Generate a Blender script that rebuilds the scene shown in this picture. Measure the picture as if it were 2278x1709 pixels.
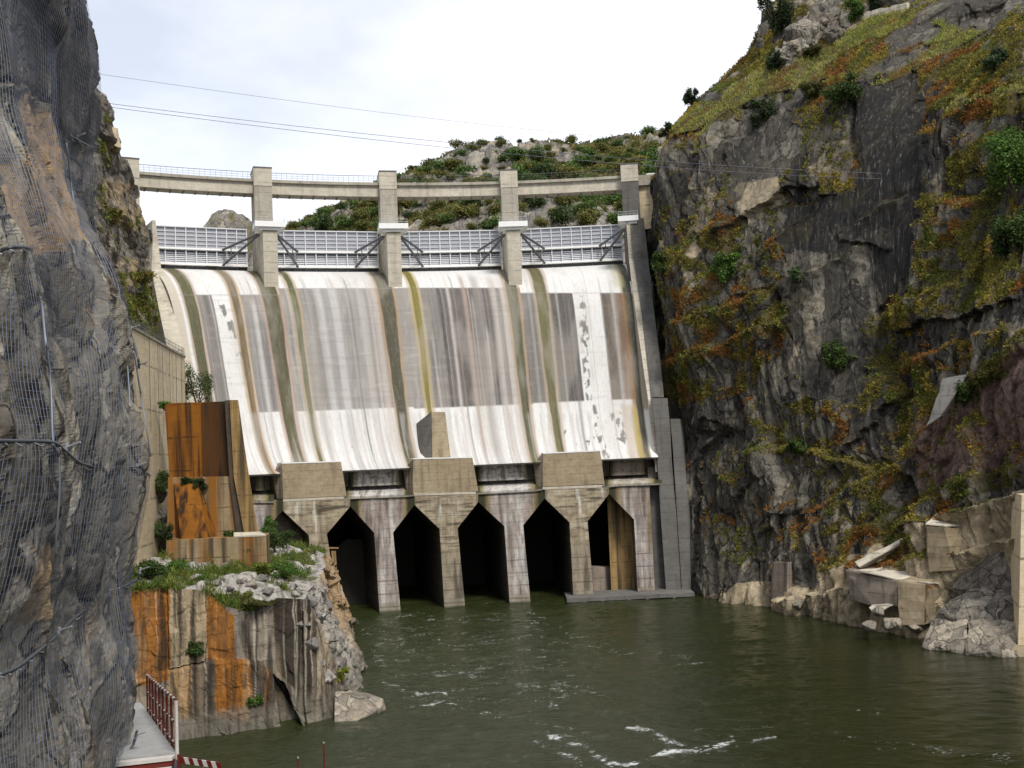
import bpy, math, random
import numpy as np
from mathutils import Matrix, Vector

random.seed(7)
RNG = np.random.default_rng(11)
scene = bpy.context.scene
for o in list(bpy.data.objects):
    bpy.data.objects.remove(o)
COL = scene.collection

# ------------------------------------------------------------------ camera
W, H, F = 2278.0, 1709.0, 2335.0
CX, CY = W / 2, H / 2
PITCH = math.atan((1010 - 854.5) / F)
ROLL = 0.042
HC = 28.0
_cr, _sr = math.cos(ROLL), math.sin(ROLL)
FWD = np.array([0, math.cos(PITCH), math.sin(PITCH)])
_u0 = np.array([0, -math.sin(PITCH), math.cos(PITCH)])
_r0 = np.array([1.0, 0, 0])
RIGHT = _cr * _r0 - _sr * _u0
UP = _sr * _r0 + _cr * _u0
C0 = np.array([0, 0, HC])
cam_d = bpy.data.cameras.new('camera')
cam = bpy.data.objects.new('camera', cam_d)
COL.objects.link(cam)
cam_d.sensor_width = 36.0
cam_d.lens = 36.0 * F / W
cam_d.clip_start = 0.1
cam_d.clip_end = 20000
m4 = Matrix.Identity(4)
for i in range(3):
    m4[i][0] = RIGHT[i]; m4[i][1] = UP[i]; m4[i][2] = -FWD[i]; m4[i][3] = C0[i]
cam.matrix_world = m4
scene.camera = cam

# ------------------------------------------------------------------ light
SUN = Vector((0.30, -0.62, 0.88)).normalized()
sun_el = math.asin(SUN.z)
sun_rot = math.atan2(SUN.x, SUN.y)
world = bpy.data.worlds.new('World')
scene.world = world
world.use_nodes = True
wn, wl = world.node_tree.nodes, world.node_tree.links
wn.clear()
sky = wn.new('ShaderNodeTexSky'); sky.sky_type = 'NISHITA'; sky.sun_disc = False
sky.sun_elevation = sun_el; sky.sun_rotation = sun_rot
sky.air_density = 1.0; sky.dust_density = 1.5; sky.ozone_density = 1.5
tc = wn.new('ShaderNodeTexCoord')
sep = wn.new('ShaderNodeSeparateXYZ'); wl.new(tc.outputs['Generated'], sep.inputs[0])
mp = wn.new('ShaderNodeMapping'); mp.inputs['Scale'].default_value = (1.2, 1.2, 2.6); mp.inputs['Location'].default_value = (8.217, 0.327, 0.528)
wl.new(tc.outputs['Generated'], mp.inputs[0])
n1 = wn.new('ShaderNodeTexNoise'); n1.inputs['Scale'].default_value = 1.5; n1.inputs['Detail'].default_value = 7; n1.inputs['Roughness'].default_value = 0.52
wl.new(mp.outputs[0], n1.inputs['Vector'])
cr = wn.new('ShaderNodeValToRGB')
cr.color_ramp.elements[0].position = 0.40; cr.color_ramp.elements[0].color = (0.58, 0.58, 0.58, 1)
cr.color_ramp.elements[1].position = 0.58; cr.color_ramp.elements[1].color = (1, 1, 1, 1)
wl.new(n1.outputs['Fac'], cr.inputs[0])
mixw = wn.new('ShaderNodeMix'); mixw.data_type = 'RGBA'
wl.new(cr.outputs[0], mixw.inputs['Factor'])
wl.new(sky.outputs[0], mixw.inputs['A'])
mixw.inputs['B'].default_value = (8.9, 9.2, 10.0, 1)
bg = wn.new('ShaderNodeBackground'); bg.inputs['Strength'].default_value = 0.098
wl.new(mixw.outputs['Result'], bg.inputs[0])
wo = wn.new('ShaderNodeOutputWorld'); wl.new(bg.outputs[0], wo.inputs[0])
sd = bpy.data.lights.new('sun', 'SUN'); sd.energy = 2.6; sd.angle = math.radians(14); sd.color = (1.0, 0.95, 0.88)
so = bpy.data.objects.new('sun', sd); COL.objects.link(so)
so.rotation_euler = SUN.to_track_quat('Z', 'Y').to_euler(); so.location = (60, -80, 200)
scene.view_settings.view_transform = 'Standard'
scene.view_settings.look = 'None'
scene.view_settings.gamma = 1.0
scene.view_settings.use_curve_mapping = False
scene.view_settings.exposure = 0.38
scene.cycles.max_bounces = 6
scene.cycles.diffuse_bounces = 3
scene.cycles.transparent_max_bounces = 12
scene.cycles.use_denoising = True

# ------------------------------------------------------------------ survey helpers (photo direction -> place)
def ray(x, y):
    return RIGHT * ((x - CX) / F) + UP * ((CY - y) / F) + FWD
def at_z(x, y, z):
    d = ray(x, y); return C0 + d * ((z - HC) / d[2])
def at_y(x, y, Y):
    d = ray(x, y); return C0 + d * (Y / d[1])
def proj(P):
    P = np.asarray(P, float) - C0
    a = P @ RIGHT; b = P @ UP; c = np.maximum(P @ FWD, 1e-3)
    return CX + F * a / c, CY - F * b / c
AC = np.array([8.56, 53.7])
def cyl(x, y, R):
    d = ray(x, y); a = d[0]**2 + d[1]**2; b = -2 * (d[0] * AC[0] + d[1] * AC[1]); c = AC @ AC - R * R
    t = (-b + math.sqrt(b * b - 4 * a * c)) / (2 * a); return C0 + d * t
def facY(X):
    return 199.3 + .14 * X - .0021 * X * X
def fac(x, y, o=None):
    Y = 198.0
    for _ in range(25):
        p = at_y(x, y, Y); oo = o if o is not None else .09 * max(p[2], -1)
        Y = facY(p[0]) + oo
    return at_y(x, y, Y)
def pol(phi, R, z):
    a = math.radians(phi); return np.array([AC[0] + R * math.sin(a), AC[1] + R * math.cos(a), z])
def V(x, y):
    return x * 1.0303, y * 1.0303

# ------------------------------------------------------------------ numeric noise
def _hash(ix, iy, iz, seed):
    h = (ix.astype(np.int64) * 374761393 + iy.astype(np.int64) * 668265263 + iz.astype(np.int64) * 2147483647 + seed * 974711) & 0xffffffff
    h = ((h ^ (h >> 13)) * 1274126177) & 0xffffffff
    h = (h ^ (h >> 16)) * 2246822519 & 0xffffffff
    return ((h ^ (h >> 15)) & 0xffffff) / float(0xffffff)
def vnoise(x, y, z=None, seed=0):
    if z is None:
        ix, iy = np.floor(x), np.floor(y); fx, fy = x - ix, y - iy; i0 = np.zeros(1)
        ux, uy = [f * f * f * (f * (f * 6 - 15) + 10) for f in (fx, fy)]
        a = _hash(ix, iy, i0, seed); b = _hash(ix + 1, iy, i0, seed); c = _hash(ix, iy + 1, i0, seed); d = _hash(ix + 1, iy + 1, i0, seed)
        return ((a + (b - a) * ux) * (1 - uy) + (c + (d - c) * ux) * uy) * 2 - 1
    ix, iy, iz = np.floor(x), np.floor(y), np.floor(z)
    fx, fy, fz = x - ix, y - iy, z - iz
    ux, uy, uz = [f * f * f * (f * (f * 6 - 15) + 10) for f in (fx, fy, fz)]
    out = 0
    for a in (0, 1):
        wa = ux if a else 1 - ux
        for b in (0, 1):
            wb = uy if b else 1 - uy
            for c in (0, 1):
                wc = uz if c else 1 - uz
                out = out + wa * wb * wc * _hash(ix + a, iy + b, iz + c, seed)
    return out * 2 - 1
def fbm(x, y, z=None, octv=4, seed=0, gain=.5):
    s, a, t = 0, 1.0, 0
    for k in range(octv):
        c_, s_ = math.cos(.5 + .9 * k), math.sin(.5 + .9 * k)
        s = s + a * vnoise((x * c_ - y * s_) * 2**k + 17.3 * k, (x * s_ + y * c_) * 2**k - 9.1 * k, None if z is None else z * 2**k + 3.7 * k, seed + k); t += a; a *= gain
    return s / t
def cell2(x, y, seed, tilt=1.0, ty=1.0, eps=.10):
    """nearest jittered cell: random height + tilted facet, and edge distance"""
    ix, iy = np.floor(x), np.floor(y)
    z0 = np.zeros_like(x)
    b1 = np.full(x.shape, 9.0); b2 = np.full(x.shape, 9.0); val = np.zeros_like(x); val2 = np.zeros_like(x)
    for a in (-1, 0, 1):
        for b in (-1, 0, 1):
            cx, cy = ix + a, iy + b
            px = cx + _hash(cx, cy, z0, seed); py = cy + _hash(cx, cy, z0, seed + 1)
            dx, dy = x - px, y - py
            d = np.sqrt(dx * dx + dy * dy)
            v = _hash(cx, cy, z0, seed + 2) * 2 - 1 + tilt * (dx * (_hash(cx, cy, z0, seed + 3) * 2 - 1) + ty * dy * (_hash(cx, cy, z0, seed + 4) * 2 - 1))
            n = d < b1
            n2 = (~n) & (d < b2)
            val2 = np.where(n, val, np.where(n2, v, val2)); b2 = np.where(n, b1, np.where(n2, d, b2)); val = np.where(n, v, val); b1 = np.where(n, d, b1)
    e = b2 - b1; w = .5 + .5 * sm(0, eps, e)
    return val * w + val2 * (1 - w), e
def sm(e0, e1, x):
    t = np.clip((x - e0) / (e1 - e0), 0, 1); return t * t * (3 - 2 * t)
def inpoly(x, y, poly):
    r = np.zeros(x.shape, bool); n = len(poly)
    for i in range(n):
        x1, y1 = poly[i]; x2, y2 = poly[(i + 1) % n]
        if y1 == y2: continue
        c = ((y1 > y) != (y2 > y)) & (x < (x2 - x1) * (y - y1) / (y2 - y1) + x1)
        r ^= c
    return r
def polydist(x, y, pts):
    d = np.full(x.shape, 1e9)
    for (x1, y1), (x2, y2) in zip(pts[:-1], pts[1:]):
        L = (x2 - x1)**2 + (y2 - y1)**2 + 1e-9
        t = np.clip(((x - x1) * (x2 - x1) + (y - y1) * (y2 - y1)) / L, 0, 1)
        d = np.minimum(d, np.hypot(x - x1 - t * (x2 - x1), y - y1 - t * (y2 - y1)))
    return d
def tps(pts, vals, q, smooth=1e-3):
    pts = np.asarray(pts, float); vals = np.asarray(vals, float); n = len(pts)
    def U(r2): return np.where(r2 > 1e-9, r2 * np.log(np.maximum(r2, 1e-9)), 0)
    D = ((pts[:, None] - pts[None])**2).sum(2)
    A = np.zeros((n + 3, n + 3)); A[:n, :n] = U(D) + smooth * np.eye(n) * D.mean()
    A[:n, n] = 1; A[:n, n + 1:] = pts; A[n, :n] = 1; A[n + 1:, :n] = pts.T
    w = np.linalg.solve(A, np.concatenate([vals, np.zeros(3)]))
    out = np.full(len(q), w[n]) + q @ w[n + 1:]
    for i in range(n): out = out + w[i] * U(((q - pts[i])**2).sum(1))
    return out

# ------------------------------------------------------------------ object helpers
def tag(o, label=None, cat=None, group=None, kind=None):
    if label: o['label'] = label
    if cat: o['category'] = cat
    if group: o['group'] = group
    if kind: o['kind'] = kind
    return o
def thing(name, loc, label, cat, group=None):
    o = bpy.data.objects.new(name, None); COL.objects.link(o)
    o.location = Vector([float(c) for c in loc]); o.empty_display_size = 1
    return tag(o, label, cat, group)
def mesh(name, verts, faces, mat, parent=None, smooth=False, col=None, data_only=False):
    v = np.asarray(verts, dtype=np.float64).reshape(-1, 3)
    base = np.zeros(3)
    if parent is None and not data_only:
        base = np.array([v[:, 0].mean(), v[:, 1].mean(), v[:, 2].min()])
    elif parent is not None:
        pass
    me = bpy.data.meshes.new(name)
    vv = v - base
    me.vertices.add(len(vv)); me.vertices.foreach_set('co', vv.astype(np.float32).ravel())
    if isinstance(faces, np.ndarray):
        nf, k = faces.shape; li = faces.astype(np.int32).ravel(); ls = np.arange(0, nf * k, k, dtype=np.int32)
    else:
        li = np.array([i for f in faces for i in f], dtype=np.int32)
        ls = np.cumsum([0] + [len(f) for f in faces[:-1]]).astype(np.int32); nf = len(faces)
    me.loops.add(len(li)); me.loops.foreach_set('vertex_index', li)
    me.polygons.add(nf); me.polygons.foreach_set('loop_start', ls)
    me.update(calc_edges=True)
    me.polygons.foreach_set('use_smooth', np.full(nf, bool(smooth)))
    if col is not None:
        a = me.color_attributes.new('Col', 'FLOAT_COLOR', 'POINT')
        c = np.ones((len(vv), 4), np.float32); c[:, :col.shape[1]] = col
        a.data.foreach_set('color', c.ravel())
    me.validate(clean_customdata=False)
    if mat is not None: me.materials.append(mat)
    if data_only: return me
    o = bpy.data.objects.new(name, me); COL.objects.link(o)
    if parent is not None:
        o.parent = parent
        T = Matrix.Translation(-parent.location) if parent.parent is None else Matrix.Identity(4)
        o.matrix_parent_inverse = T
    else:
        o.location = Vector(base.tolist())
    return o
def gridfaces(n, m):
    i = np.arange(n - 1)[:, None] * m + np.arange(m - 1)[None]
    return np.stack([i, i + 1, i + m + 1, i + m], -1).reshape(-1, 4)
class MB:
    def __init__(s): s.v = []; s.f = []
    def hexa(s, p):           # 8 corners: bottom 4 ccw, top 4 ccw
        b = len(s.v); s.v += [list(map(float, q)) for q in p]
        s.f += [[b + i for i in q] for q in ((0, 3, 2, 1), (4, 5, 6, 7), (0, 1, 5, 4), (1, 2, 6, 5), (2, 3, 7, 6), (3, 0, 4, 7))]
        return s
    def box(s, lo, hi, M=None):
        (x0, y0, z0), (x1, y1, z1) = lo, hi
        p = [(x0, y0, z0), (x1, y0, z0), (x1, y1, z0), (x0, y1, z0), (x0, y0, z1), (x1, y0, z1), (x1, y1, z1), (x0, y1, z1)]
        if M is not None: p = [M(q) for q in p]
        return s.hexa(p)
    def prism(s, front, d):   # polygon front (list of 3d), extruded by d
        b = len(s.v); n = len(front)
        s.v += [list(map(float, q)) for q in front] + [[float(q[k] + d[k]) for k in range(3)] for q in front]
        s.f.append([b + i for i in range(n)]); s.f.append([b + n + i for i in range(n)][::-1])
        for i in range(n):
            j = (i + 1) % n; s.f.append([b + i, b + n + i, b + n + j, b + j])
        return s
    def tube(s, pts, r, k=6, cap=True):
        pts = [np.array(p, float) for p in pts]; n = len(pts); b = len(s.v)
        rr = r if hasattr(r, '__len__') else [r] * n
        for i, p in enumerate(pts):
            t = pts[min(i + 1, n - 1)] - pts[max(i - 1, 0)]; t = t / (np.linalg.norm(t) + 1e-9)
            a = np.cross(t, [0, 0, 1.0]);
            if np.linalg.norm(a) < .05: a = np.cross(t, [1.0, 0, 0])
            a /= np.linalg.norm(a); c = np.cross(t, a)
            for j in range(k):
                w = 2 * math.pi * j / k; s.v.append((p + rr[i] * (a * math.cos(w) + c * math.sin(w))).tolist())
        for i in range(n - 1):
            for j in range(k):
                s.f.append([b + i * k + j, b + i * k + (j + 1) % k, b + (i + 1) * k + (j + 1) % k, b + (i + 1) * k + j])
        if cap:
            s.f.append([b + j for j in range(k)][::-1]); s.f.append([b + (n - 1) * k + j for j in range(k)])
        return s
    def build(s, name, mat, parent=None, smooth=False): return mesh(name, s.v, s.f, mat, parent, smooth)

# ------------------------------------------------------------------ materials
class NT:
    def __init__(s, name):
        s.m = bpy.data.materials.new(name); s.m.use_nodes = True
        s.n = s.m.node_tree.nodes; s.l = s.m.node_tree.links; s.n.clear()
        s.out = s.n.new('ShaderNodeOutputMaterial'); s.p = s.n.new('ShaderNodeBsdfPrincipled')
        s.l.new(s.p.outputs[0], s.out.inputs[0]); s.p.inputs['Roughness'].default_value = .85
        s.p.inputs['Specular IOR Level'].default_value = .25
        g = s.n.new('ShaderNodeNewGeometry'); s.pos = g.outputs['Position']; s.geo = g
    def _set(s, sock, v):
        if hasattr(v, 'is_linked') or isinstance(v, bpy.types.NodeSocket): s.l.new(v, sock)
        else: sock.default_value = v
    def noise(s, scale, detail=5, rough=.55, stretch=(1, 1, 1), loc=(0, 0, 0), dist=0, vec=None):
        mp = s.n.new('ShaderNodeMapping'); s.l.new(vec or s.pos, mp.inputs[0]); mp.inputs['Scale'].default_value = stretch; mp.inputs['Location'].default_value = loc; mp.inputs['Rotation'].default_value = (0, 0, .71)
        t = s.n.new('ShaderNodeTexNoise'); t.inputs['Scale'].default_value = scale; t.inputs['Detail'].default_value = detail
        t.inputs['Roughness'].default_value = rough; t.inputs['Distortion'].default_value = dist
        s.l.new(mp.outputs[0], t.inputs['Vector']); return t.outputs['Fac']
    def voro(s, scale, stretch=(1, 1, 1), feature='F1', out='Distance'):
        mp = s.n.new('ShaderNodeMapping'); s.l.new(s.pos, mp.inputs[0]); mp.inputs['Scale'].default_value = stretch
        t = s.n.new('ShaderNodeTexVoronoi'); t.feature = feature; t.inputs['Scale'].default_value = scale
        s.l.new(mp.outputs[0], t.inputs['Vector']); return t.outputs[out]
    def ramp(s, f, a, b, ca=(0, 0, 0, 1), cb=(1, 1, 1, 1)):
        r = s.n.new('ShaderNodeValToRGB'); e = r.color_ramp.elements
        e[0].position = a; e[1].position = b; e[0].color = ca; e[1].color = cb
        s.l.new(f, r.inputs[0]); return r.outputs[0]
    def mix(s, f, a, b, mode='MIX'):
        m = s.n.new('ShaderNodeMix'); m.data_type = 'RGBA'; m.blend_type = mode
        s._set(m.inputs['Factor'], f)
        for k, v in (('A', a), ('B', b)):
            if isinstance(v, tuple): v = v if len(v) == 4 else v + (1,)
            s._set(m.inputs[k], v)
        return m.outputs['Result']
    def math(s, op, a, b=0.0, clamp=False):
        m = s.n.new('ShaderNodeMath'); m.operation = op; m.use_clamp = clamp
        s._set(m.inputs[0], a); s._set(m.inputs[1], b); return m.outputs[0]
    def attr(s, name='Col'):
        a = s.n.new('ShaderNodeAttribute'); a.attribute_name = name
        return a
    def sepc(s, c):
        q = s.n.new('ShaderNodeSeparateColor'); s.l.new(c, q.inputs[0]); return q.outputs
    def sepx(s, c):
        q = s.n.new('ShaderNodeSeparateXYZ'); s.l.new(c, q.inputs[0]); return q.outputs
    def color(s, c): s._set(s.p.inputs['Base Color'], c if not isinstance(c, tuple) else c + (1,)); return s
    def bump(s, h, st=.4, d=.1, prev=None):
        b = s.n.new('ShaderNodeBump'); b.inputs['Strength'].default_value = st; b.inputs['Distance'].default_value = d
        s.l.new(h, b.inputs['Height']); s.l.new(b.outputs[0], s.p.inputs['Normal']); return b

def concrete(name, c1, c2, dark=(.05, .045, .035), damt=.5, rust=None, ramt=0, lift=2.2, scale=1.0, grime=.5, th=(.52, .72)):
    t = NT(name)
    big = t.noise(.12 * scale, 6, .6); mid = t.noise(.9 * scale, 6, .65)
    c = t.mix(t.ramp(big, .35, .65), c1, c2)
    c = t.mix(t.math('MULTIPLY', t.ramp(mid, .42, .7), .55), c, tuple(x * .55 for x in c1))
    # horizontal lift joints
    z = t.sepx(t.pos)[2]
    zz = t.math('ADD', z, t.math('MULTIPLY', t.noise(.5, 3), .25))
    fr = t.math('FRACT', t.math('DIVIDE', zz, lift))
    ln = t.math('LESS_THAN', fr, .05)
    ln = t.math('MULTIPLY', ln, t.ramp(t.noise(.7, 4, .7, loc=(9, 3, 1)), .4, .6))
    c = t.mix(t.math('MULTIPLY', ln, .75), c, dark)
    # board rows
    brd = t.noise(1.0, 3, .6, stretch=(.25, .25, 3.2), loc=(3, 8, 1))
    c = t.mix(t.math('MULTIPLY', t.ramp(brd, .5, .75), .35), c, tuple(x * .45 for x in c2))
    st = t.noise(.8 * scale, 3, .6, stretch=(1.1, 1.1, .05))
    c = t.mix(t.math('MULTIPLY', t.ramp(st, *th), damt), c, dark)
    if rust:
        rs = t.noise(.5 * scale, 4, .6, stretch=(1, 1, .09), loc=(31, 7, 2))
        c = t.mix(t.math('MULTIPLY', t.ramp(rs, .45, .6), ramt), c, rust)
    sp = t.noise(5 * scale, 4, .7)
    c = t.mix(t.math('MULTIPLY', t.ramp(sp, .58, .68), grime), c, tuple(x * .4 for x in c1))
    t.color(c); t.bump(t.noise(2.5, 6, .7), .35, .06)
    return t.m
def plain(name, c, rough=.6, metal=0, var=.25, scale=2.0):
    t = NT(name); n = t.noise(scale, 5, .65)
    t.color(t.mix(t.math('MULTIPLY', t.ramp(n, .4, .7), var), c, tuple(x * .45 for x in c)))
    t.p.inputs['Roughness'].default_value = rough; t.p.inputs['Metallic'].default_value = metal
    return t.m
def leafmat(name, trans=.3):
    t = NT(name); a = t.attr().outputs['Color']; t.color(a); t.p.inputs['Roughness'].default_value = .7
    tr = t.n.new('ShaderNodeBsdfTranslucent'); t.l.new(a, tr.inputs[0])
    mx = t.n.new('ShaderNodeMixShader'); mx.inputs[0].default_value = trans
    t.l.new(t.p.outputs[0], mx.inputs[1]); t.l.new(tr.outputs[0], mx.inputs[2]); t.l.new(mx.outputs[0], t.out.inputs[0])
    return t.m

def rockmat(name, light, midc, darkc, tan, pink=(.25, .15, .12), soil=(.055, .05, .02), sc=1.0, bumpd=.25, facet=.6):
    """Col: r = ground cover, g = pale/tan patch, b = black streaked face, a = pink"""
    t = NT(name); A = t.attr(); r, g, b = [t.sepc(A.outputs['Color'])[i] for i in range(3)]; al = A.outputs['Alpha']
    n1 = t.noise(.16 * sc, 7, .62); n2 = t.noise(.8 * sc, 7, .68); n3 = t.noise(4.5 * sc, 5, .7)
    st = t.noise(1.3 * sc, 6, .62, stretch=(1, 1, .09)); st2 = t.noise(.4 * sc, 5, .6, stretch=(1, 1, .06), loc=(5, 1, 0))
    c = t.mix(t.ramp(n1, .36, .64), midc, light)
    c = t.mix(t.math('MULTIPLY', t.ramp(n2, .46, .62), .75), c, darkc)
    c = t.mix(t.math('MULTIPLY', t.ramp(st, .5, .7), .55), c, darkc)
    vd = t.n.new('ShaderNodeVectorMath'); vd.operation = 'ADD'; nz_ = t.n.new('ShaderNodeTexNoise'); nz_.inputs['Scale'].default_value = .35 * sc; nz_.inputs['Detail'].default_value = 4; t.l.new(t.pos, nz_.inputs['Vector'])
    vm = t.n.new('ShaderNodeVectorMath'); vm.operation = 'SCALE'; vm.inputs['Scale'].default_value = 3.2 / sc; t.l.new(nz_.outputs['Color'], vm.inputs[0]); t.l.new(t.pos, vd.inputs[0]); t.l.new(vm.outputs[0], vd.inputs[1])
    def vor(scale, st_, feat, out):
        mp = t.n.new('ShaderNodeMapping'); t.l.new(vd.outputs[0], mp.inputs[0]); mp.inputs['Scale'].default_value = st_; q = t.n.new('ShaderNodeTexVoronoi'); q.feature = feat; q.inputs['Scale'].default_value = scale * sc; t.l.new(mp.outputs[0], q.inputs['Vector']); return q.outputs[out]
    f1 = t.sepc(vor(.34, (1, 1, .3), 'F1', 'Color'))[0]; f2 = t.sepc(vor(1.1, (1, 1, .4), 'F1', 'Color'))[1]
    c = t.mix(t.math('MULTIPLY', t.ramp(f1, .55, .95), facet), c, light); c = t.mix(t.math('MULTIPLY', t.ramp(f2, .6, 1.0), facet * .8), c, light); c = t.mix(t.math('MULTIPLY', t.ramp(f1, .38, .05), facet), c, darkc)
    e1 = t.ramp(vor(.34, (1, 1, .3), 'DISTANCE_TO_EDGE', 'Distance'), .012, .035, (1, 1, 1, 1), (0, 0, 0, 1)); e2 = t.ramp(vor(1.1, (1, 1, .4), 'DISTANCE_TO_EDGE', 'Distance'), .01, .03, (1, 1, 1, 1), (0, 0, 0, 1))
    c = t.mix(t.math('MULTIPLY', e1, .85), c, tuple(x * .5 for x in darkc)); c = t.mix(t.math('MULTIPLY', e2, .5), c, tuple(x * .5 for x in darkc))
    tn = t.noise(.33 * sc, 6, .66, stretch=(1, 1, .5), loc=(40, 3, 9))
    gg = t.math('ADD', t.math('MULTIPLY', g, .55), t.math('SUBTRACT', tn, .65), clamp=False)
    c = t.mix(t.ramp(gg, .04, .2), c, t.mix(t.ramp(n2, .4, .65), tan, tuple(x * .5 for x in tan)))
    bb = t.math('MULTIPLY', b, t.ramp(st2, .18, .4))
    c = t.mix(bb, c, t.mix(t.ramp(st, .55, .72), darkc, midc))
    ws_ = t.noise(1.9 * sc, 6, .7, stretch=(1, 1, .035), loc=(7, 2, 4))
    c = t.mix(t.math('MULTIPLY', t.ramp(ws_, .57, .72), .65), c, light)
    pk = t.math('MULTIPLY', t.math('SUBTRACT', 1.0, al), .6)
    c = t.mix(pk, c, t.mix(t.ramp(n2, .4, .62), pink, tuple(x * .3 for x in pink)))
    c = t.mix(t.math('MULTIPLY', t.ramp(n3, .54, .66), .5), c, tuple(x * .5 for x in darkc))
    c = t.mix(t.math('MULTIPLY', t.ramp(t.noise(2.2 * sc, 6, .7, loc=(8, 8, 8)), .62, .72), .5), c, light)
    c = t.mix(r, c, t.mix(t.ramp(n2, .4, .6), soil, (soil[0] * 1.6, soil[1] * 1.3, soil[2])))
    t.color(c); t.p.inputs['Roughness'].default_value = .8
    h = t.math('ADD', t.math('MULTIPLY', n2, .6), t.math('MULTIPLY', n3, .3)); t.bump(h, .45, bumpd / sc)
    return t.m

def painted(name, streak=.5, sc=1.0):
    t = NT(name); a = t.attr().outputs['Color']; st = t.noise(1.1 * sc, 6, .65, stretch=(1, 1, .06)); n2 = t.noise(1.1 * sc, 6, .68); n3 = t.noise(5 * sc, 5, .7)
    c = t.mix(t.math('MULTIPLY', t.ramp(st, .47, .66), streak), a, (.022, .017, .012))
    c = t.mix(t.math('MULTIPLY', t.ramp(n2, .45, .68), .5), c, t.mix(.55, a, (.022, .018, .013)))
    c = t.mix(t.math('MULTIPLY', t.ramp(n3, .56, .68), .5), c, t.mix(.6, a, (.018, .016, .014)))
    z = t.sepx(t.pos)[2]; fr_ = t.math('FRACT', t.math('DIVIDE', t.math('ADD', z, t.math('MULTIPLY', n2, .3)), 1.7))
    c = t.mix(t.math('MULTIPLY', t.math('LESS_THAN', fr_, .06), t.math('MULTIPLY', t.ramp(n3, .45, .55), .6)), c, (.03, .025, .02))
    t.color(c); t.bump(t.math('ADD', n2, t.math('MULTIPLY', n3, .4)), .5, .14); return t.m
MAT = {}
MAT['conc'] = concrete('concrete_grey', (.44, .405, .335), (.34, .31, .25), damt=.45)
MAT['conc_pale'] = concrete('concrete_pale', (.58, .53, .43), (.48, .435, .345), damt=.3, grime=.25)
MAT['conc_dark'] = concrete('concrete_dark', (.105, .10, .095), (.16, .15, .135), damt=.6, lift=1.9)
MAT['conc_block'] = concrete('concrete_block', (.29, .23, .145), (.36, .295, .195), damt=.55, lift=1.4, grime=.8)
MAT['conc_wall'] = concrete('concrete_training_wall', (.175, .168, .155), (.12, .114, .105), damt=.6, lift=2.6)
MAT['conc_tan'] = concrete('concrete_tan', (.72, .61, .42), (.62, .51, .33), dark=(.11, .085, .055), damt=.3, rust=(.3, .13, .03), ramt=.12, lift=6)
MAT['rusty'] = concrete('concrete_rust_stained', (.28, .108, .010), (.20, .072, .008), dark=(.018, .011, .007), damt=.95, th=(.46, .62), lift=4.6, grime=.35)
MAT['rust_half'] = concrete('concrete_part_rust', (.36, .28, .17), (.27, .2, .11), dark=(.03, .025, .02), damt=.85, th=(.46, .62), rust=(.25, .098, .010), ramt=.9, lift=3.2, grime=.6)
MAT['rust_tan'] = concrete('concrete_tan_rust', (.40, .27, .12), (.33, .21, .08), dark=(.035, .03, .022), damt=.85, th=(.48, .64), lift=3.0, grime=.4)
MAT['pillar'] = concrete('concrete_pillar', (.36, .30, .24), (.24, .195, .155), damt=.9, dark=(.055, .048, .04), lift=2.9, grime=.6)
MAT['haunch'] = concrete('concrete_haunch', (.37, .31, .215), (.25, .205, .14), damt=.75, dark=(.05, .042, .03), lift=1.5, grime=.9)
MAT['streaky'] = concrete('concrete_streaked', (.42, .38, .34), (.27, .225, .195), damt=.95, dark=(.07, .058, .05), lift=3.1, grime=.5)
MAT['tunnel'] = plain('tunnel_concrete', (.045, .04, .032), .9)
MAT['white'] = plain('white_paint', (.82, .82, .80), .5, var=.1)
MAT['gatewhite'] = plain('gate_paint', (.66, .67, .70), .45, var=.15, scale=.8)
MAT['gategrey'] = plain('gate_panel_paint', (.37, .38, .41), .5, var=.3, scale=.6)
MAT['steel'] = plain('weathered_steel', (.14, .145, .155), .55, .2, .3)
MAT['dsteel'] = plain('dark_steel', (.045, .045, .05), .6, .2)
MAT['galv'] = plain('galvanised_steel', (.42, .43, .45), .45, .4)
MAT['rail'] = plain('railing_paint', (.1, .105, .11), .5)
MAT['red'] = plain('red_paint', (.13, .018, .014), .55, var=.4)
MAT['signwhite'] = plain('sign_white', (.55, .52, .48), .55, var=.3, scale=6)
MAT['deckplate'] = plain('walkway_plate', (.36, .36, .345), .6, var=.4, scale=3)
MAT['leaf'] = leafmat('leaf'); MAT['grass'] = leafmat('grass_blades', .35)
MAT['bark'] = plain('bark', (.09, .07, .05), .9)
MAT['rope'] = plain('wire_rope', (.12, .125, .135), .5, .5, .6, 30)
MAT['rope_l'] = plain('net_lacing', (.23, .26, .31), .5, .3)
MAT['wire'] = plain('power_wire', (.16, .15, .19), .5)
MAT['rockR'] = rockmat('gorge_rock', (.31, .28, .22), (.070, .063, .052), (.011, .010, .010), (.42, .345, .23))
MAT['rockL'] = rockmat('netted_rock', (.40, .365, .30), (.155, .137, .108), (.028, .024, .019), (.36, .245, .13), sc=2.6, bumpd=.22)
MAT['rockB'] = rockmat('bank_rock', (.34, .305, .25), (.20, .175, .14), (.045, .04, .035), (.36, .275, .165), sc=1.2)
MAT['rockH'] = rockmat('hill_rock', (.33, .30, .26), (.2, .18, .155), (.07, .065, .055), (.38, .32, .23), soil=(.075, .075, .025), sc=.35)
MAT['boulder'] = rockmat('boulder_rock', (.42, .40, .36), (.29, .27, .24), (.07, .065, .06), (.42, .34, .24), sc=1.4)
MAT['slabrock'] = rockmat('water_worn_rock', (.40, .35, .27), (.30, .26, .20), (.10, .09, .075), (.42, .35, .25), sc=1.3)

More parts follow.
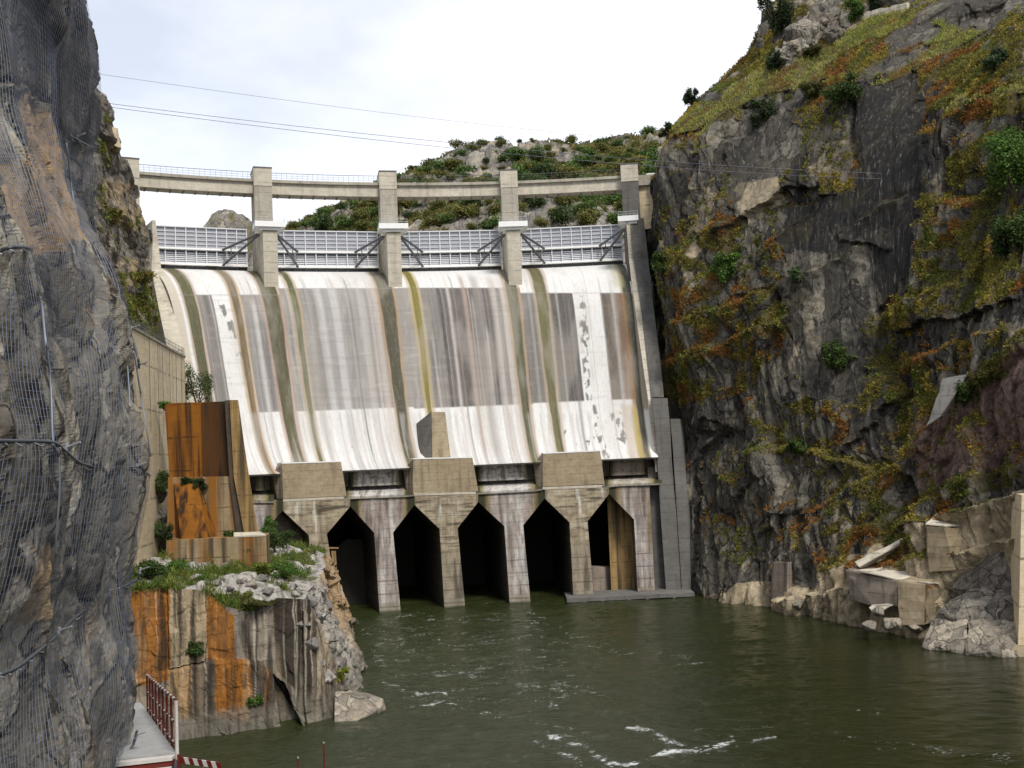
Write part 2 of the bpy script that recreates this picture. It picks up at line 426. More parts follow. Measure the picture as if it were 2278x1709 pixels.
# ================================================================== SETTING: terrain, river
gx = np.array([-6000, -900, -300, 300, 900, 6000.0]); gy = np.array([-6000, -900, -100, 250, 900, 6000.0])
GX, GY = np.meshgrid(gx, gy, indexing='ij')
tag(mesh('terrain', np.stack([GX, GY, np.full_like(GX, -6.0)], -1).reshape(-1, 3), gridfaces(6, 6), MAT['rockB'],
         col=np.tile([.4, .2, 0, 1.0], (36, 1))), kind='structure')

def river():
    xs = np.concatenate([[-300, -120], np.linspace(-60, 80, 420), [140, 300]])
    ys = np.concatenate([[-400, -60, 20], np.linspace(60, 232, 420)])
    X, Y = np.meshgrid(xs, ys, indexing='ij')
    x, y = X.ravel(), Y.ravel()
    amp = .35 + .9 * sm(60, -30, x - (y - 130) * .25)
    wx = x + 3 * fbm(x / 14, y / 14, seed=3); wy = y + 3 * fbm(x / 14, y / 14, seed=4)
    z = .30 * amp * fbm(wx / 5.5, wy / 2.6, octv=4, seed=21, gain=.6) + .13 * amp * (1 - np.abs(fbm(wx / 3.2, wy / 1.3, octv=3, seed=31))) - .06
    px, py = proj(np.stack([x, y, np.zeros_like(x)], 1)); px /= 1.0303; py /= 1.0303
    px = px + 14 * fbm(x / 6, y / 6, seed=8); pyw = py + 10 * fbm(x / 6, y / 6, seed=9)
    d = np.zeros_like(x)
    for pts, w, a in [([(1180, 1590), (1240, 1600), (1300, 1640), (1360, 1655), (1430, 1625), (1520, 1610), (1580, 1600)], 11, 1.0),
                      ([(1350, 1570), (1400, 1575), (1440, 1600), (1500, 1612)], 8, .9), ([(1620, 1603), (1690, 1590)], 5, .8),
                      ([(1040, 1540), (1130, 1555), (1250, 1580), (1300, 1585)], 7, .8), ([(1150, 1600), (1200, 1615), (1260, 1645)], 9, .85),
                      ([(870, 1530), (960, 1520), (1000, 1530)], 6, .75), ([(830, 1480), (900, 1500), (960, 1500)], 6, .75),
                      ([(900, 1455), (1000, 1450), (1120, 1425)], 6, .55), ([(1440, 1435), (1540, 1425)], 6, .6), ([(800, 1400), (900, 1390)], 6, .6),
                      ([(860, 1328), (950, 1316)], 3, .6), ([(1000, 1310), (1090, 1300)], 3, .6), ([(1150, 1305), (1220, 1298)], 3, .5),
                      ([(1540, 1660), (1650, 1640)], 5, .45), ([(1700, 1520), (1900, 1540)], 10, .5), ([(1800, 1590), (2180, 1640)], 22, .5), ([(1500, 1580), (1800, 1560)], 14, .45), ([(1250, 1400), (1500, 1420)], 12, .5), ([(1100, 1480), (1300, 1500)], 16, .55)]:
        dd_ = polydist(px, pyw, pts); d = np.maximum(d, a * (.62 * np.exp(-(dd_ / (w * .6))**2) + .38 * np.exp(-(dd_ / (w * 3.2))**2)))
    zone = inpoly(px, pyw, [(760, 1340), (1150, 1320), (1330, 1400), (1180, 1560), (900, 1545), (830, 1460)])
    d = np.maximum(d, np.where(zone, .74, 0) * (.5 + .5 * fbm(x / 3, y / 1.5, seed=77)))  # pale specks here imitate sky glints as well as foam
    turb = sm(75, -10, (px - 1150) * .05 + 25 + 10 * fbm(x / 15, y / 15, seed=5))
    d = d * (.45 + .75 * sm(-.35, .35, fbm(x / 1.3, y / .9, octv=2, seed=79)))
    col = np.stack([d, np.clip(amp - .35, 0, 1), turb, np.ones_like(x)], 1)
    t = NT('river_water'); A = t.attr(); ch = t.sepc(A.outputs['Color'])
    base = t.mix(t.ramp(t.noise(.05, 4), .35, .65), (.015, .018, .004), (.010, .013, .003))
    base = t.mix(t.math('MULTIPLY', ch[1], .55), base, (.040, .050, .018))  # lighter base towards the left imitates the pale reflection of the chute
    n1 = t.noise(1.6, 6, .65, stretch=(.45, 1, 1), dist=.8); n2 = t.noise(6, 5, .6, stretch=(.35, 1, 1), dist=.5)
    fn = t.noise(6.5, 8, .72, stretch=(.33, 1, 1), loc=(2, 5, 0), dist=.6)
    fm = t.ramp(t.math('ADD', t.math('MULTIPLY', ch[0], .25), fn), .715, .76)
    t.color(t.mix(t.math('MULTIPLY', fm, .85), base, (.62, .64, .63)))
    t.l.new(t.math('ADD', .07, t.math('MULTIPLY', fm, .6)), t.p.inputs['Roughness']); t.p.inputs['IOR'].default_value = 1.33
    t.p.inputs['Specular IOR Level'].default_value = .5
    n0 = t.noise(.35, 4, .6, stretch=(.5, 1, 1), dist=1.5)
    h = t.math('ADD', t.math('ADD', n1, t.math('MULTIPLY', n0, 2.2)), t.math('MULTIPLY', n2, .35))
    bp = t.bump(h, .32, .3)
    t.l.new(t.math('ADD', .18, t.math('MULTIPLY', ch[1], .7)), bp.inputs['Strength'])
    tag(mesh('river', np.stack([x, y, z], 1), gridfaces(len(xs), len(ys)), t.m, smooth=True, col=col), kind='structure')
river()

# ================================================================== SETTING: right-hand gorge wall
nN = np.array([.9, .43]); nN /= np.linalg.norm(nN); tT = np.array([nN[1], -nN[0]]); P0R = np.array([32., 201.])
def toR(P): 
    q = np.asarray(P)[:2] - P0R; return np.array([q @ tT, P[2], q @ nN])
def right_cliff():
    ctl = []
    for x, y in [(1500, 1285), (1600, 1300), (1700, 1313), (1850, 1345), (1990, 1375), (2100, 1378), (2200, 1385)]:
        ctl.append(toR(at_z(*V(x, y), 0)))
    for x, y, Y in [(1500, 960, 204), (1440, 600, 209), (1425, 330, 213), (1600, 900, 195), (1600, 500, 200), (1590, 330, 206), (1800, 900, 179), (1800, 500, 185), (1800, 230, 193),
                    (2000, 880, 167), (2000, 500, 171), (2000, 200, 179), (2150, 500, 161), (2150, 200, 166), (2200, 820, 141.5), (2200, 1000, 142), (2120, 1090, 148.5), (2080, 950, 154),
                    (1900, 1100, 168), (1700, 1100, 184), (1560, 1100, 196), (2120, 1240, 147), (1930, 1215, 157.5), (1800, 1240, 170), (2190, 1250, 142.5),
                    (1650, 150, 211), (1800, 110, 206), (2000, 30, 197), (2150, 60, 180), (1700, 40, 221), (1900, -60, 222), (2200, -110, 205), (1480, 225, 228), (1435, 290, 226), (1560, 190, 221), (1640, 20, 236)]:
        ctl.append(toR(at_y(*V(x, y), Y)))
    for s, z, o in [(150, 0, 10), (220, 0, 20), (150, 60, 22), (220, 80, 40), (-45, 0, 24), (-45, 50, 25), (-45, 88, 28), (-25, 0, 12.5), (-25, 55, 13.5), (-22, 84, 13.5), (-12, 0, 5.8), (-12, 45, 7.2), (160, 120, 60), (230, 120, 70), (-45, 122, 62), (-24, 122, 46), (110, 110, 40)]:
        ctl.append(np.array([s, z, o]))
    ctl = np.array(ctl)
    ss = np.concatenate([np.linspace(-46, -22, 40)[:-1], np.linspace(-22, 84, 560), np.linspace(84, 232, 90)[1:]])
    skx = np.array([-46, -40, -33, -27, -22, -14, 300.]); skz = np.array([90, 92, 98, 110, 122, 127, 130.])
    ztop = np.interp(ss, skx, skz) + 1.2 * fbm(ss / 4, ss * 0, seed=5)
    tt = np.concatenate([np.linspace(0, 1, 560), 1 + np.arange(1, 8) * .01])
    S = np.repeat(ss[:, None], len(tt), 1); T = np.repeat(tt[None], len(ss), 0)
    Z = -3 + np.minimum(T, 1) * (ztop[:, None] + 3)
    s, z = S.ravel(), Z.ravel()
    o = tps(ctl[:, :2], ctl[:, 2], np.stack([s, z], 1), 2e-4)
    over = np.maximum(T.ravel() - 1, 0) / .01
    def place(o): return np.stack([P0R[0] + tT[0] * s + nN[0] * o, P0R[1] + tT[1] * s + nN[1] * o, z], 1)
    px, py = proj(place(o)); px /= 1.0303; py /= 1.0303
    jx = px + 16 * fbm(s / 3, z / 3, seed=50); jy = py + 14 * fbm(s / 3, z / 3, seed=51)
    # ledges: the rock below each line stands forward, so its top catches soil
    ledges = [([(1440, 600), (1490, 520), (1560, 478), (1600, 470)], 1.6, 45), ([(1470, 700), (1560, 660), (1640, 640), (1730, 590)], 1.8, 50),
              ([(1430, 790), (1560, 745), (1700, 690), (1770, 640)], 2.2, 70), ([(1640, 560), (1700, 500), (1750, 465)], 1.3, 40), ([(1680, 625), (1780, 570), (1870, 530)], 1.6, 50),
              ([(2010, 245), (2080, 215), (2211, 190)], 2.0, 50), ([(1900, 690), (1990, 640), (2100, 610)], 1.4, 60), ([(1620, 975), (1720, 960), (1900, 1010)], 2.0, 60),
              ([(1860, 480), (1900, 440), (1960, 420)], 1.0, 40), ([(1750, 1110), (1850, 1060), (1960, 1000), (2050, 900), (2110, 820)], 2.2, 80), ([(1960, 800), (2080, 740), (2211, 700)], 1.6, 60),
              ([(1500, 340), (1560, 310), (1620, 300)], 1.3, 30), ([(1880, 1150), (2000, 1090), (2120, 1030), (2211, 1000)], 1.6, 50), ([(1650, 1260), (1740, 1170), (1850, 1080)], 1.0, 50), ([(1690, 1295), (1850, 1262), (1990, 1285), (2100, 1318), (2260, 1335)], 2.0, 60), ([(1820, 1222), (1990, 1205), (2100, 1185), (2260, 1150)], 2.2, 70), ([(1940, 1135), (2060, 1112), (2260, 1050)], 2.2, 60)]
    for pts, a, w in ledges:
        lx = [q[0] for q in pts]; ly = [q[1] for q in pts]
        e = sm(lx[0] - 12, lx[0] + 20, jx) * sm(lx[-1] + 12, lx[-1] - 20, jx)
        d = jy - np.interp(jx, lx, ly)
        o = o - a * e * sm(-3, 3, d) * np.exp(-np.maximum(d, 0) / w)
    for pts, a, w in [([(1560, 505), (1600, 472), (1660, 445), (1720, 405), (1770, 395)], 1.6, 70), ([(1820, 530), (1860, 528), (1920, 540)], 1.0, 40), ([(1500, 935), (1540, 900), (1600, 930)], 1.0, 60),
                      ([(1560, 640), (1640, 628), (1700, 600)], .9, 30), ([(1640, 1170), (1690, 1105), (1740, 1110)], 1.2, 40), ([(1940, 720), (2060, 690), (2211, 650)], 1.6, 60), ([(1800, 1020), (1880, 930), (1980, 850)], 1.2, 50)]:
        lx = [q[0] for q in pts]; ly = [q[1] for q in pts]
        e = sm(lx[0] - 8, lx[0] + 12, jx) * sm(lx[-1] + 8, lx[-1] - 12, jx); d = np.interp(jx, lx, ly) - jy
        o = o - a * e * sm(-2.5, 2.5, d) * np.exp(-np.maximum(d, 0) / w)
    grass_poly = [(1440, 292), (1500, 230), (1560, 200), (1620, 160), (1700, 118), (1790, 75), (1850, 40), (1960, 10), (2211, -60), (2211, 20), (2080, 50), (2040, 95), (1960, 90), (1890, 150), (1830, 175), (1770, 165), (1720, 190), (1640, 205), (1600, 230), (1560, 300), (1500, 338), (1490, 310), (1530, 260), (1480, 290)]
    G = inpoly(jx, jy, grass_poly).astype(float)
    for pl in ([(1860, 190), (1890, 165), (2060, 75), (2120, 40), (2120, 70), (2050, 110), (1930, 170)], [(2030, 240), (2110, 205), (2211, 180), (2211, 205), (2120, 225), (2040, 258)]):
        G = np.maximum(G, inpoly(jx, jy, pl))
    hole = inpoly(jx, jy, [(1770, 150), (1830, 105), (1900, 80), (2000, 50), (2040, 60), (1990, 95), (1930, 130), (1850, 165), (1790, 175)]) | inpoly(jx, jy, [(1960, 20), (2080, -10), (2211, -30), (2211, 60), (2100, 70), (2060, 60)]) | inpoly(jx, jy, [(1500, 330), (1530, 270), (1570, 235), (1590, 260), (1550, 310)])
    G = G * (1 - hole * .9) * sm(-.55, -.25, fbm(s / 5, z / 4, octv=3, seed=222))
    smooth_slab = inpoly(jx, jy, [(1830, 190), (1990, 150), (2010, 420), (1960, 600), (1880, 680), (1860, 880), (1740, 860), (1700, 640), (1680, 450), (1780, 430), (1850, 400)]) | inpoly(jx, jy, [(1560, 330), (1600, 250), (1690, 215), (1750, 330), (1690, 430), (1600, 470)])
    rough = np.where(smooth_slab, .22, .80) * (1 - .55 * G)
    ws = s + 2.0 * fbm(s / 9, z / 12, octv=2, seed=60); wz = z + 2.2 * fbm(s / 9, z / 10, octv=2, seed=61)
    k = .35
    for sx, sz, a, tl, sd in [(9, 28, 1.9, 1.15, 100), (3.6, 13, 1.1, 1.25, 120), (1.5, 4.6, .36, 1.2, 140), (.7, 1.6, .12, 1.1, 160)]:
        v, e = cell2(ws / sx, (wz + k * ws) / sz, sd, tl, 1.0, min(.55, .5 / sx))
        o = o + a * rough * v + a * rough * .5 * np.exp(-(e / .07)**2)
        ws = ws + .16 * sx * fbm(s / sx, z / sx, octv=2, seed=sd + 9)
    o = o + rough * (.8 * fbm(s / 7, z / 14, octv=4, seed=70) + .12 * fbm(s / 1.0, z / 3, octv=3, seed=75))
    foot = sm(6, 0, z); o = o - 1.0 * foot * (.6 + fbm(s / 3, s * 0, seed=88))
    o = o + over * over * 2.2
    P = place(o)
    up = np.zeros_like(P)
    # ground cover from how far the surface leans back + mapped patches
    n, m = len(ss), len(tt)
    G3 = P.reshape(n, m, 3); du = np.gradient(G3, axis=0); dv = np.gradient(G3, axis=1); nn = np.cross(dv, du); nn /= np.linalg.norm(nn, axis=2, keepdims=True) + 1e-9
    nz = np.abs(nn[..., 2]).ravel() * np.sign((nn[..., 2] * 1).ravel())
    nz = np.where((nn @ np.array([-nN[0], -nN[1], 0.0])).ravel() < 0, -nz, nz)
    veg = sm(.25, .6, nz) * .9 * sm(-.35, .25, fbm(s / 6, z / 6, seed=200))
    patches = [([(1440, 600), (1500, 520), (1600, 470), (1640, 520), (1560, 620), (1470, 700)], .62), ([(1440, 700), (1760, 600), (1760, 700), (1600, 850), (1450, 880)], .68),
               ([(1640, 590), (1690, 500), (1760, 460), (1750, 500), (1690, 640)], .6), ([(1760, 330), (1860, 290), (1880, 420), (1800, 470)], .5), ([(1960, 430), (2060, 330), (2211, 260), (2211, 640), (2010, 700), (1990, 560)], .62),
               ([(2030, 150), (2211, 100), (2211, 260), (2080, 260)], .7), ([(1880, 640), (2000, 620), (2010, 780), (1880, 900)], .58), ([(1620, 900), (1760, 850), (1950, 990), (1930, 1040), (1700, 1000)], .55),
               ([(1930, 800), (2211, 700), (2211, 760), (2060, 900), (1960, 980)], .6), ([(1420, 500), (1470, 380), (1490, 480), (1450, 700), (1425, 760)], .5), ([(1780, 1000), (2000, 900), (2040, 960), (1900, 1140), (1800, 1150)], .45), ([(1960, 1080), (2211, 980), (2211, 1030), (2000, 1130)], .6),
               ([(1480, 170), (1640, 60), (1720, 100), (1560, 200)], .55), ([(1830, 1130), (1980, 1090), (1990, 1210), (1850, 1230)], .5)]
    for pl, a in patches:
        veg = np.maximum(veg, inpoly(jx, jy, pl) * sm(.60 - a, .60 - a + .3, fbm(s / 2.4, z / 2.4, octv=4, seed=210) * .8 + .35 * nz + .12) * .9)
    for pts, a, w in ledges[:9]:
        lx = [q[0] for q in pts]; ly = [q[1] for q in pts]; dl = jy - np.interp(jx, lx, ly); e = sm(lx[0] - 8, lx[0] + 12, jx) * sm(lx[-1] + 8, lx[-1] - 12, jx)
        veg = np.maximum(veg, e * sm(-16, -6, dl) * sm(15, 4, dl) * sm(-.45, -.05, fbm(s / 2.0, z / 2.0, octv=3, seed=230)))
    veg = np.maximum(veg, G * sm(-.75, -.2, fbm(s / 3, z / 3, seed=220) + nz * .4))
    veg *= sm(4, 9, z)
    veg = np.where(smooth_slab & (G < .5), veg * .25, veg)
    tan = np.zeros_like(s)
    for pl, a in [([(1470, 400), (1535, 400), (1540, 530), (1480, 560)], .5), ([(1590, 400), (1690, 390), (1720, 430), (1620, 480)], .55), ([(1500, 1000), (1900, 950), (2000, 1100), (1700, 1290), (1510, 1290)], .22), ([(1650, 640), (1740, 590), (1790, 640), (1760, 830), (1700, 800)], .28),
                  ([(1640, 1250), (2211, 1330), (2211, 1420), (1990, 1390), (1500, 1300)], .7), ([(1980, 380), (2060, 380), (2080, 560), (2010, 640)], .3), ([(1740, 310), (1830, 290), (1850, 400), (1770, 420)], .4), ([(1640, 0), (1900, -50), (1960, 10), (1800, 90), (1690, 150)], .4)]:
        tan = np.maximum(tan, a * inpoly(jx, jy, pl))
    dark = .5 * sm(16, 30, z) * sm(-.45, .0, fbm(s / 9, z / 16, octv=3, seed=240))
    for pl, a in [([(1830, 190), (2030, 120), (2050, 330), (2000, 450), (1960, 620), (1900, 660), (1870, 520), (1780, 540), (1690, 540), (1690, 440), (1850, 400)], .97), ([(1570, 310), (1620, 260), (1640, 300), (1610, 440), (1570, 470)], .6), ([(1720, 340), (1770, 330), (1740, 440), (1690, 430)], .9), ([(1500, 900), (1600, 880), (1640, 1000), (1580, 1150), (1510, 1100)], .6),
                  ([(1780, 680), (1870, 660), (1860, 880), (1740, 880), (1720, 780)], .35), ([(1880, 760), (2050, 660), (2060, 800), (1950, 950), (1830, 980)], .7), ([(1980, 100), (2211, 40), (2211, 330), (2050, 330)], .6), ([(1440, 380), (1480, 350), (1470, 600), (1420, 800)], .5)]:
        dark = np.maximum(dark, a * inpoly(jx, jy, pl))
    tan = np.maximum(tan, .85 * inpoly(jx, jy, [(1780, 1240), (1900, 1180), (2050, 1110), (2260, 1050), (2260, 1400), (1990, 1390), (1780, 1330)]))
    pink = inpoly(jx, jy, [(2000, 900), (2070, 830), (2211, 740), (2300, 740), (2300, 1010), (2130, 1020), (1990, 1060)]) * 1.0
    col = np.stack([np.clip(veg, 0, 1), tan, dark, 1 - pink], 1)
    ob = mesh('gorge_cliff', P, gridfaces(n, m), MAT['rockR'], col=col)
    tag(ob, kind='structure')
    return dict(P=P, px=px, py=py, jx=jx, jy=jy, veg=veg, nz=nz, s=s, z=z, G=G, nrm=nn.reshape(-1, 3), over=over)
RC = right_cliff()
RPX, RPY = proj(RC['P']); RPX /= 1.0303; RPY /= 1.0303
RD = RC['P'] @ FWD
def hitR(vx, vy):
    d = (RPX - vx)**2 + (RPY - vy)**2
    c = np.where(d < 30)[0]
    if len(c) == 0: c = np.argsort(d)[:5]
    return RC['P'][c[np.argmin(RD[c])]]

# ---- scattered ground cover built as small leaf faces
def tufts(name, pts, nrm, size, cols, mat, per=6, label=None, cat='grass', flat=.5, wid=1.0):
    n = len(pts); k = n * per
    base = np.repeat(pts, per, 0); sz = np.repeat(size, per)[:, None]
    d = RNG.normal(size=(k, 3)); d[:, 2] = np.abs(d[:, 2]) * flat * 2 + .25; d += np.repeat(nrm, per, 0) * .6
    d /= np.linalg.norm(d, axis=1, keepdims=True)
    side = np.cross(d, RNG.normal(size=(k, 3))); side /= np.linalg.norm(side, axis=1, keepdims=True) + 1e-9
    b = base + RNG.normal(size=(k, 3)) * sz * .35
    L = sz * RNG.uniform(.6, 1.3, (k, 1)); w = sz * RNG.uniform(.16, .34, (k, 1)) * wid
    v = np.stack([b - side * w * .6, b + d * L * .55 + side * w, b + d * L, b + d * L * .5 - side * w], 1).reshape(-1, 3)
    c = np.repeat(np.repeat(cols, per, 0) * RNG.uniform(.82, 1.18, (k, 1)), 4, 0)
    return mesh(name, v, np.arange(k * 4).reshape(-1, 4), mat, col=c)
def palette(n, cs, w):
    cs = np.array(cs); return cs[RNG.choice(len(cs), n, p=np.array(w) / sum(w))]
vis = (RPX > 1390) & (RPX < 2290) & (RPY > -60) & (RC['over'] < 3) & (RC['veg'] > .3)
idx = np.where(vis)[0]
dens = RC['veg'][idx]; gm = RC['G'][idx] > .5
gi = idx[gm & (RNG.uniform(size=len(idx)) < .30)]; hi_ = idx[(~gm) & (RNG.uniform(size=len(idx)) < .6 * dens)]
def field(i, seed, base, layers):
    S_, Z_ = RC['s'][i], RC['z'][i]; c = np.tile(np.array(base, float), (len(i), 1))
    for q, (colr, th, f, a) in enumerate(layers):
        m = (sm(th, th + .25, fbm(S_ / f, Z_ / f, octv=3, seed=seed + q)) * a)[:, None]; c = c * (1 - m) + np.array(colr) * m
    return c * RNG.uniform(.85, 1.15, (len(i), 1))
cg = field(gi, 310, (.32, .33, .075), [((.24, .29, .055), .0, 4, .8), ((.42, .38, .13), .1, 2.5, .8), ((.26, .14, .04), .22, 3, .8), ((.13, .14, .03), .25, 1.2, .7)])
tag(tufts('cliff_grass', RC['P'][gi], RC['nrm'][gi] * 0, RNG.uniform(.3, .7, len(gi)), cg, MAT['grass'], 9, flat=1.0, wid=.5), 'yellow green grass covering the shoulder of the right gorge wall', 'grass', kind='stuff')
ch_ = field(hi_, 330, (.19, .175, .034), [((.12, .15, .03), .0, 5, .9), ((.29, .12, .03), .06, 6, .9), ((.36, .28, .05), .15, 2.2, .8), ((.11, .085, .025), .2, 1.3, .8)])
tag(tufts('cliff_heather', RC['P'][hi_], RC['nrm'][hi_] * 0, RNG.uniform(.2, .55, len(hi_)), ch_, MAT['leaf'], 11), 'olive and rust brown low scrub on the ledges of the right gorge wall', 'scrub', kind='stuff')

# ---- shrubs and trees
def crown_mesh(name, lobes, nleaf, size, cols, mat='leaf', seed=0, data_only=False, parent=None):
    r = np.random.default_rng(seed)
    vol = np.array([l[3] * l[4] for l in lobes]); pick = r.choice(len(lobes), nleaf, p=vol / vol.sum())
    L = np.array(lobes)[pick]
    d = r.normal(size=(nleaf, 3)); d /= np.linalg.norm(d, axis=1, keepdims=True)
    rad = (r.uniform(.15, 1, nleaf)**.45)[:, None] * (1 + .22 * r.normal(size=(nleaf, 1)))
    c = L[:, :3] + d * rad * np.stack([L[:, 3], L[:, 3], L[:, 4]], 1)
    nrm = d + r.normal(size=(nleaf, 3)) * .55; nrm[:, 2] += .35; nrm /= np.linalg.norm(nrm, axis=1, keepdims=True)
    a = np.cross(nrm, r.normal(size=(nleaf, 3))); a /= np.linalg.norm(a, axis=1, keepdims=True) + 1e-9; b = np.cross(nrm, a)
    s = size * r.uniform(.6, 1.4, (nleaf, 1))
    v = np.stack([c - a * s, c + b * s * .6 + nrm * s * .12, c + a * s, c - b * s * .6 + nrm * s * .1], 1).reshape(-1, 3)
    cs = np.array(cols)[r.integers(0, len(cols), nleaf)] * r.uniform(.6, 1.4, (nleaf, 1))
    lob = r.uniform(.75, 1.25, len(lobes))[pick][:, None]
    return mesh(name, v, np.arange(nleaf * 4).reshape(-1, 4), MAT[mat], parent, col=np.repeat(cs * lob, 4, 0), data_only=data_only)
def shrub(name, base, rx, hz, label, cat='shrub', cols=((.05, .085, .018), (.07, .11, .022), (.035, .06, .014)), nleaf=1100, leaf=.22, seed=0, group=None, up=.55):
    r = random.Random(seed); base = np.array(base, float)
    root = thing(name, base, label, cat, group)
    lobes = []
    for i in range(12):
        a = r.uniform(0, 6.28); q = r.uniform(.2, .95) * rx
        lobes.append((base[0] + q * math.cos(a), base[1] + q * math.sin(a), base[2] + hz * r.uniform(.2, .9), rx * r.uniform(.22, .48), hz * r.uniform(.12, .28)))
    lobes.append((base[0], base[1], base[2] + hz * up * .8, rx * .5, hz * .3))
    crown_mesh('crown', lobes, nleaf, leaf, cols, seed=seed, parent=root)
    mb = MB()
    for i in range(5):
        l = lobes[i]; mid = (base * .5 + np.array(l[:3]) * .5) + np.array([r.uniform(-.1, .1) * rx, 0, .05 * hz])
        mb.tube([base - np.array([0, 0, .25]), mid, np.array(l[:3])], [.07 * rx * .5 + .03, .05 * rx * .5 + .02, .015], 5)
    mb.build('trunk', MAT['bark'], root)
    return root
GRN = ((.05, .085, .018), (.07, .115, .022), (.035, .06, .014)); OLV = ((.08, .085, .02), (.11, .105, .025), (.06, .06, .015)); BRT = ((.08, .15, .025), (.10, .18, .03), (.05, .10, .02)); DRK = ((.028, .045, .014), (.04, .06, .016), (.022, .035, .012)); YEL = ((.19, .15, .02), (.13, .12, .02), (.24, .17, .02))
for i, (x, y, rx, hz, c, lab, cat) in enumerate([
    (1648, 265, 2.4, 5.0, DRK, 'dark round shrub on the pale face left of the larger clifftop bush', 'shrub'),
    (1820, 225, 3.6, 5.4, GRN, 'broad green bush on the edge of the grassy shoulder of the right cliff', 'shrub'),
    (1750, 210, 2.4, 3.4, OLV, 'low olive bush just left of the broad clifftop bush', 'shrub'),
    (1568, 605, 3.1, 5.0, BRT, 'bright green shrub in the middle of the right cliff nearest the dam', 'shrub'),
    (1712, 602, 1.5, 2.2, ((.09, .13, .05), (.07, .11, .04)), 'small grey green shrub beside the pale streaked slab', 'shrub'),
    (1808, 800, 2.6, 5.0, GRN, 'deep green shrub at the foot of the pale streaked slab', 'shrub'),
    (1672, 72, 4.2, 8.8, DRK, 'tall dark evergreen tree against the sky on top of the right cliff', 'tree'),
    (1672, 150, 2.2, 4.4, DRK, 'dark evergreen bush below the tall skyline tree', 'shrub'),
    (1752, 120, 2.0, 2.6, OLV, 'round olive bush at the end of the low stone wall', 'shrub'),
    (1845, 40, 2.6, 4.0, BRT, 'light green bush between the two clifftop rock outcrops', 'shrub'),
    (1892, 20, 2.2, 3.6, DRK, 'dark bush behind the stone wall right of the light green bush', 'shrub'),
    (1490, 225, 1.7, 3.2, DRK, 'small dark tree with open crown on the skyline above the dam end', 'tree'),
    (1432, 290, 1.6, 2.4, DRK, 'lowest dark skyline bush where the cliff meets the hill', 'shrub'),
    (2190, 430, 4.2, 11, BRT, 'large bright green tree leaning from the cliff at the right edge', 'tree'),
    (2185, 545, 3.4, 6.5, GRN, 'green bush under the large tree at the right edge', 'shrub'),
    (2195, 340, 2.6, 5.0, BRT, 'light green bush above the large tree at the right edge', 'shrub'),
    (2145, 150, 2.2, 4.0, ((.05, .075, .03), (.04, .06, .025)), 'grey green bush on the dark face at upper right', 'shrub'),
    (2080, 870, 2.2, 3.0, GRN, 'green bush beside the leaning concrete slab', 'shrub'),
    (2120, 835, 1.8, 2.4, OLV, 'olive bush above the leaning concrete slab', 'shrub'),
    (1420, 590, 1.6, 4.0, GRN, 'narrow green bush in the gap between cliff and training wall', 'shrub'),
    (1430, 760, 1.2, 2.6, GRN, 'small green bush lower in the gap beside the training wall', 'shrub'),
    (1720, 830 + 150, 2.0, 2.4, GRN, 'green bush on the ledge low on the right cliff', 'shrub')]):
    hz *= 1.15; p = hitR(x, y) if not (y < 100 and x < 1700) else hitR(1680, 80)
    if 'right edge' in lab: nl = 7000
    else: nl = int(1500 * rx)
    shrub('cliff_tree' if cat == 'tree' else 'cliff_shrub', p - np.array([nN[0] * -.2, 0, .3]) , rx, hz, lab, cat, c, nleaf=nl, leaf=.21, seed=40 + i, group='shrubs and trees on the right cliff')

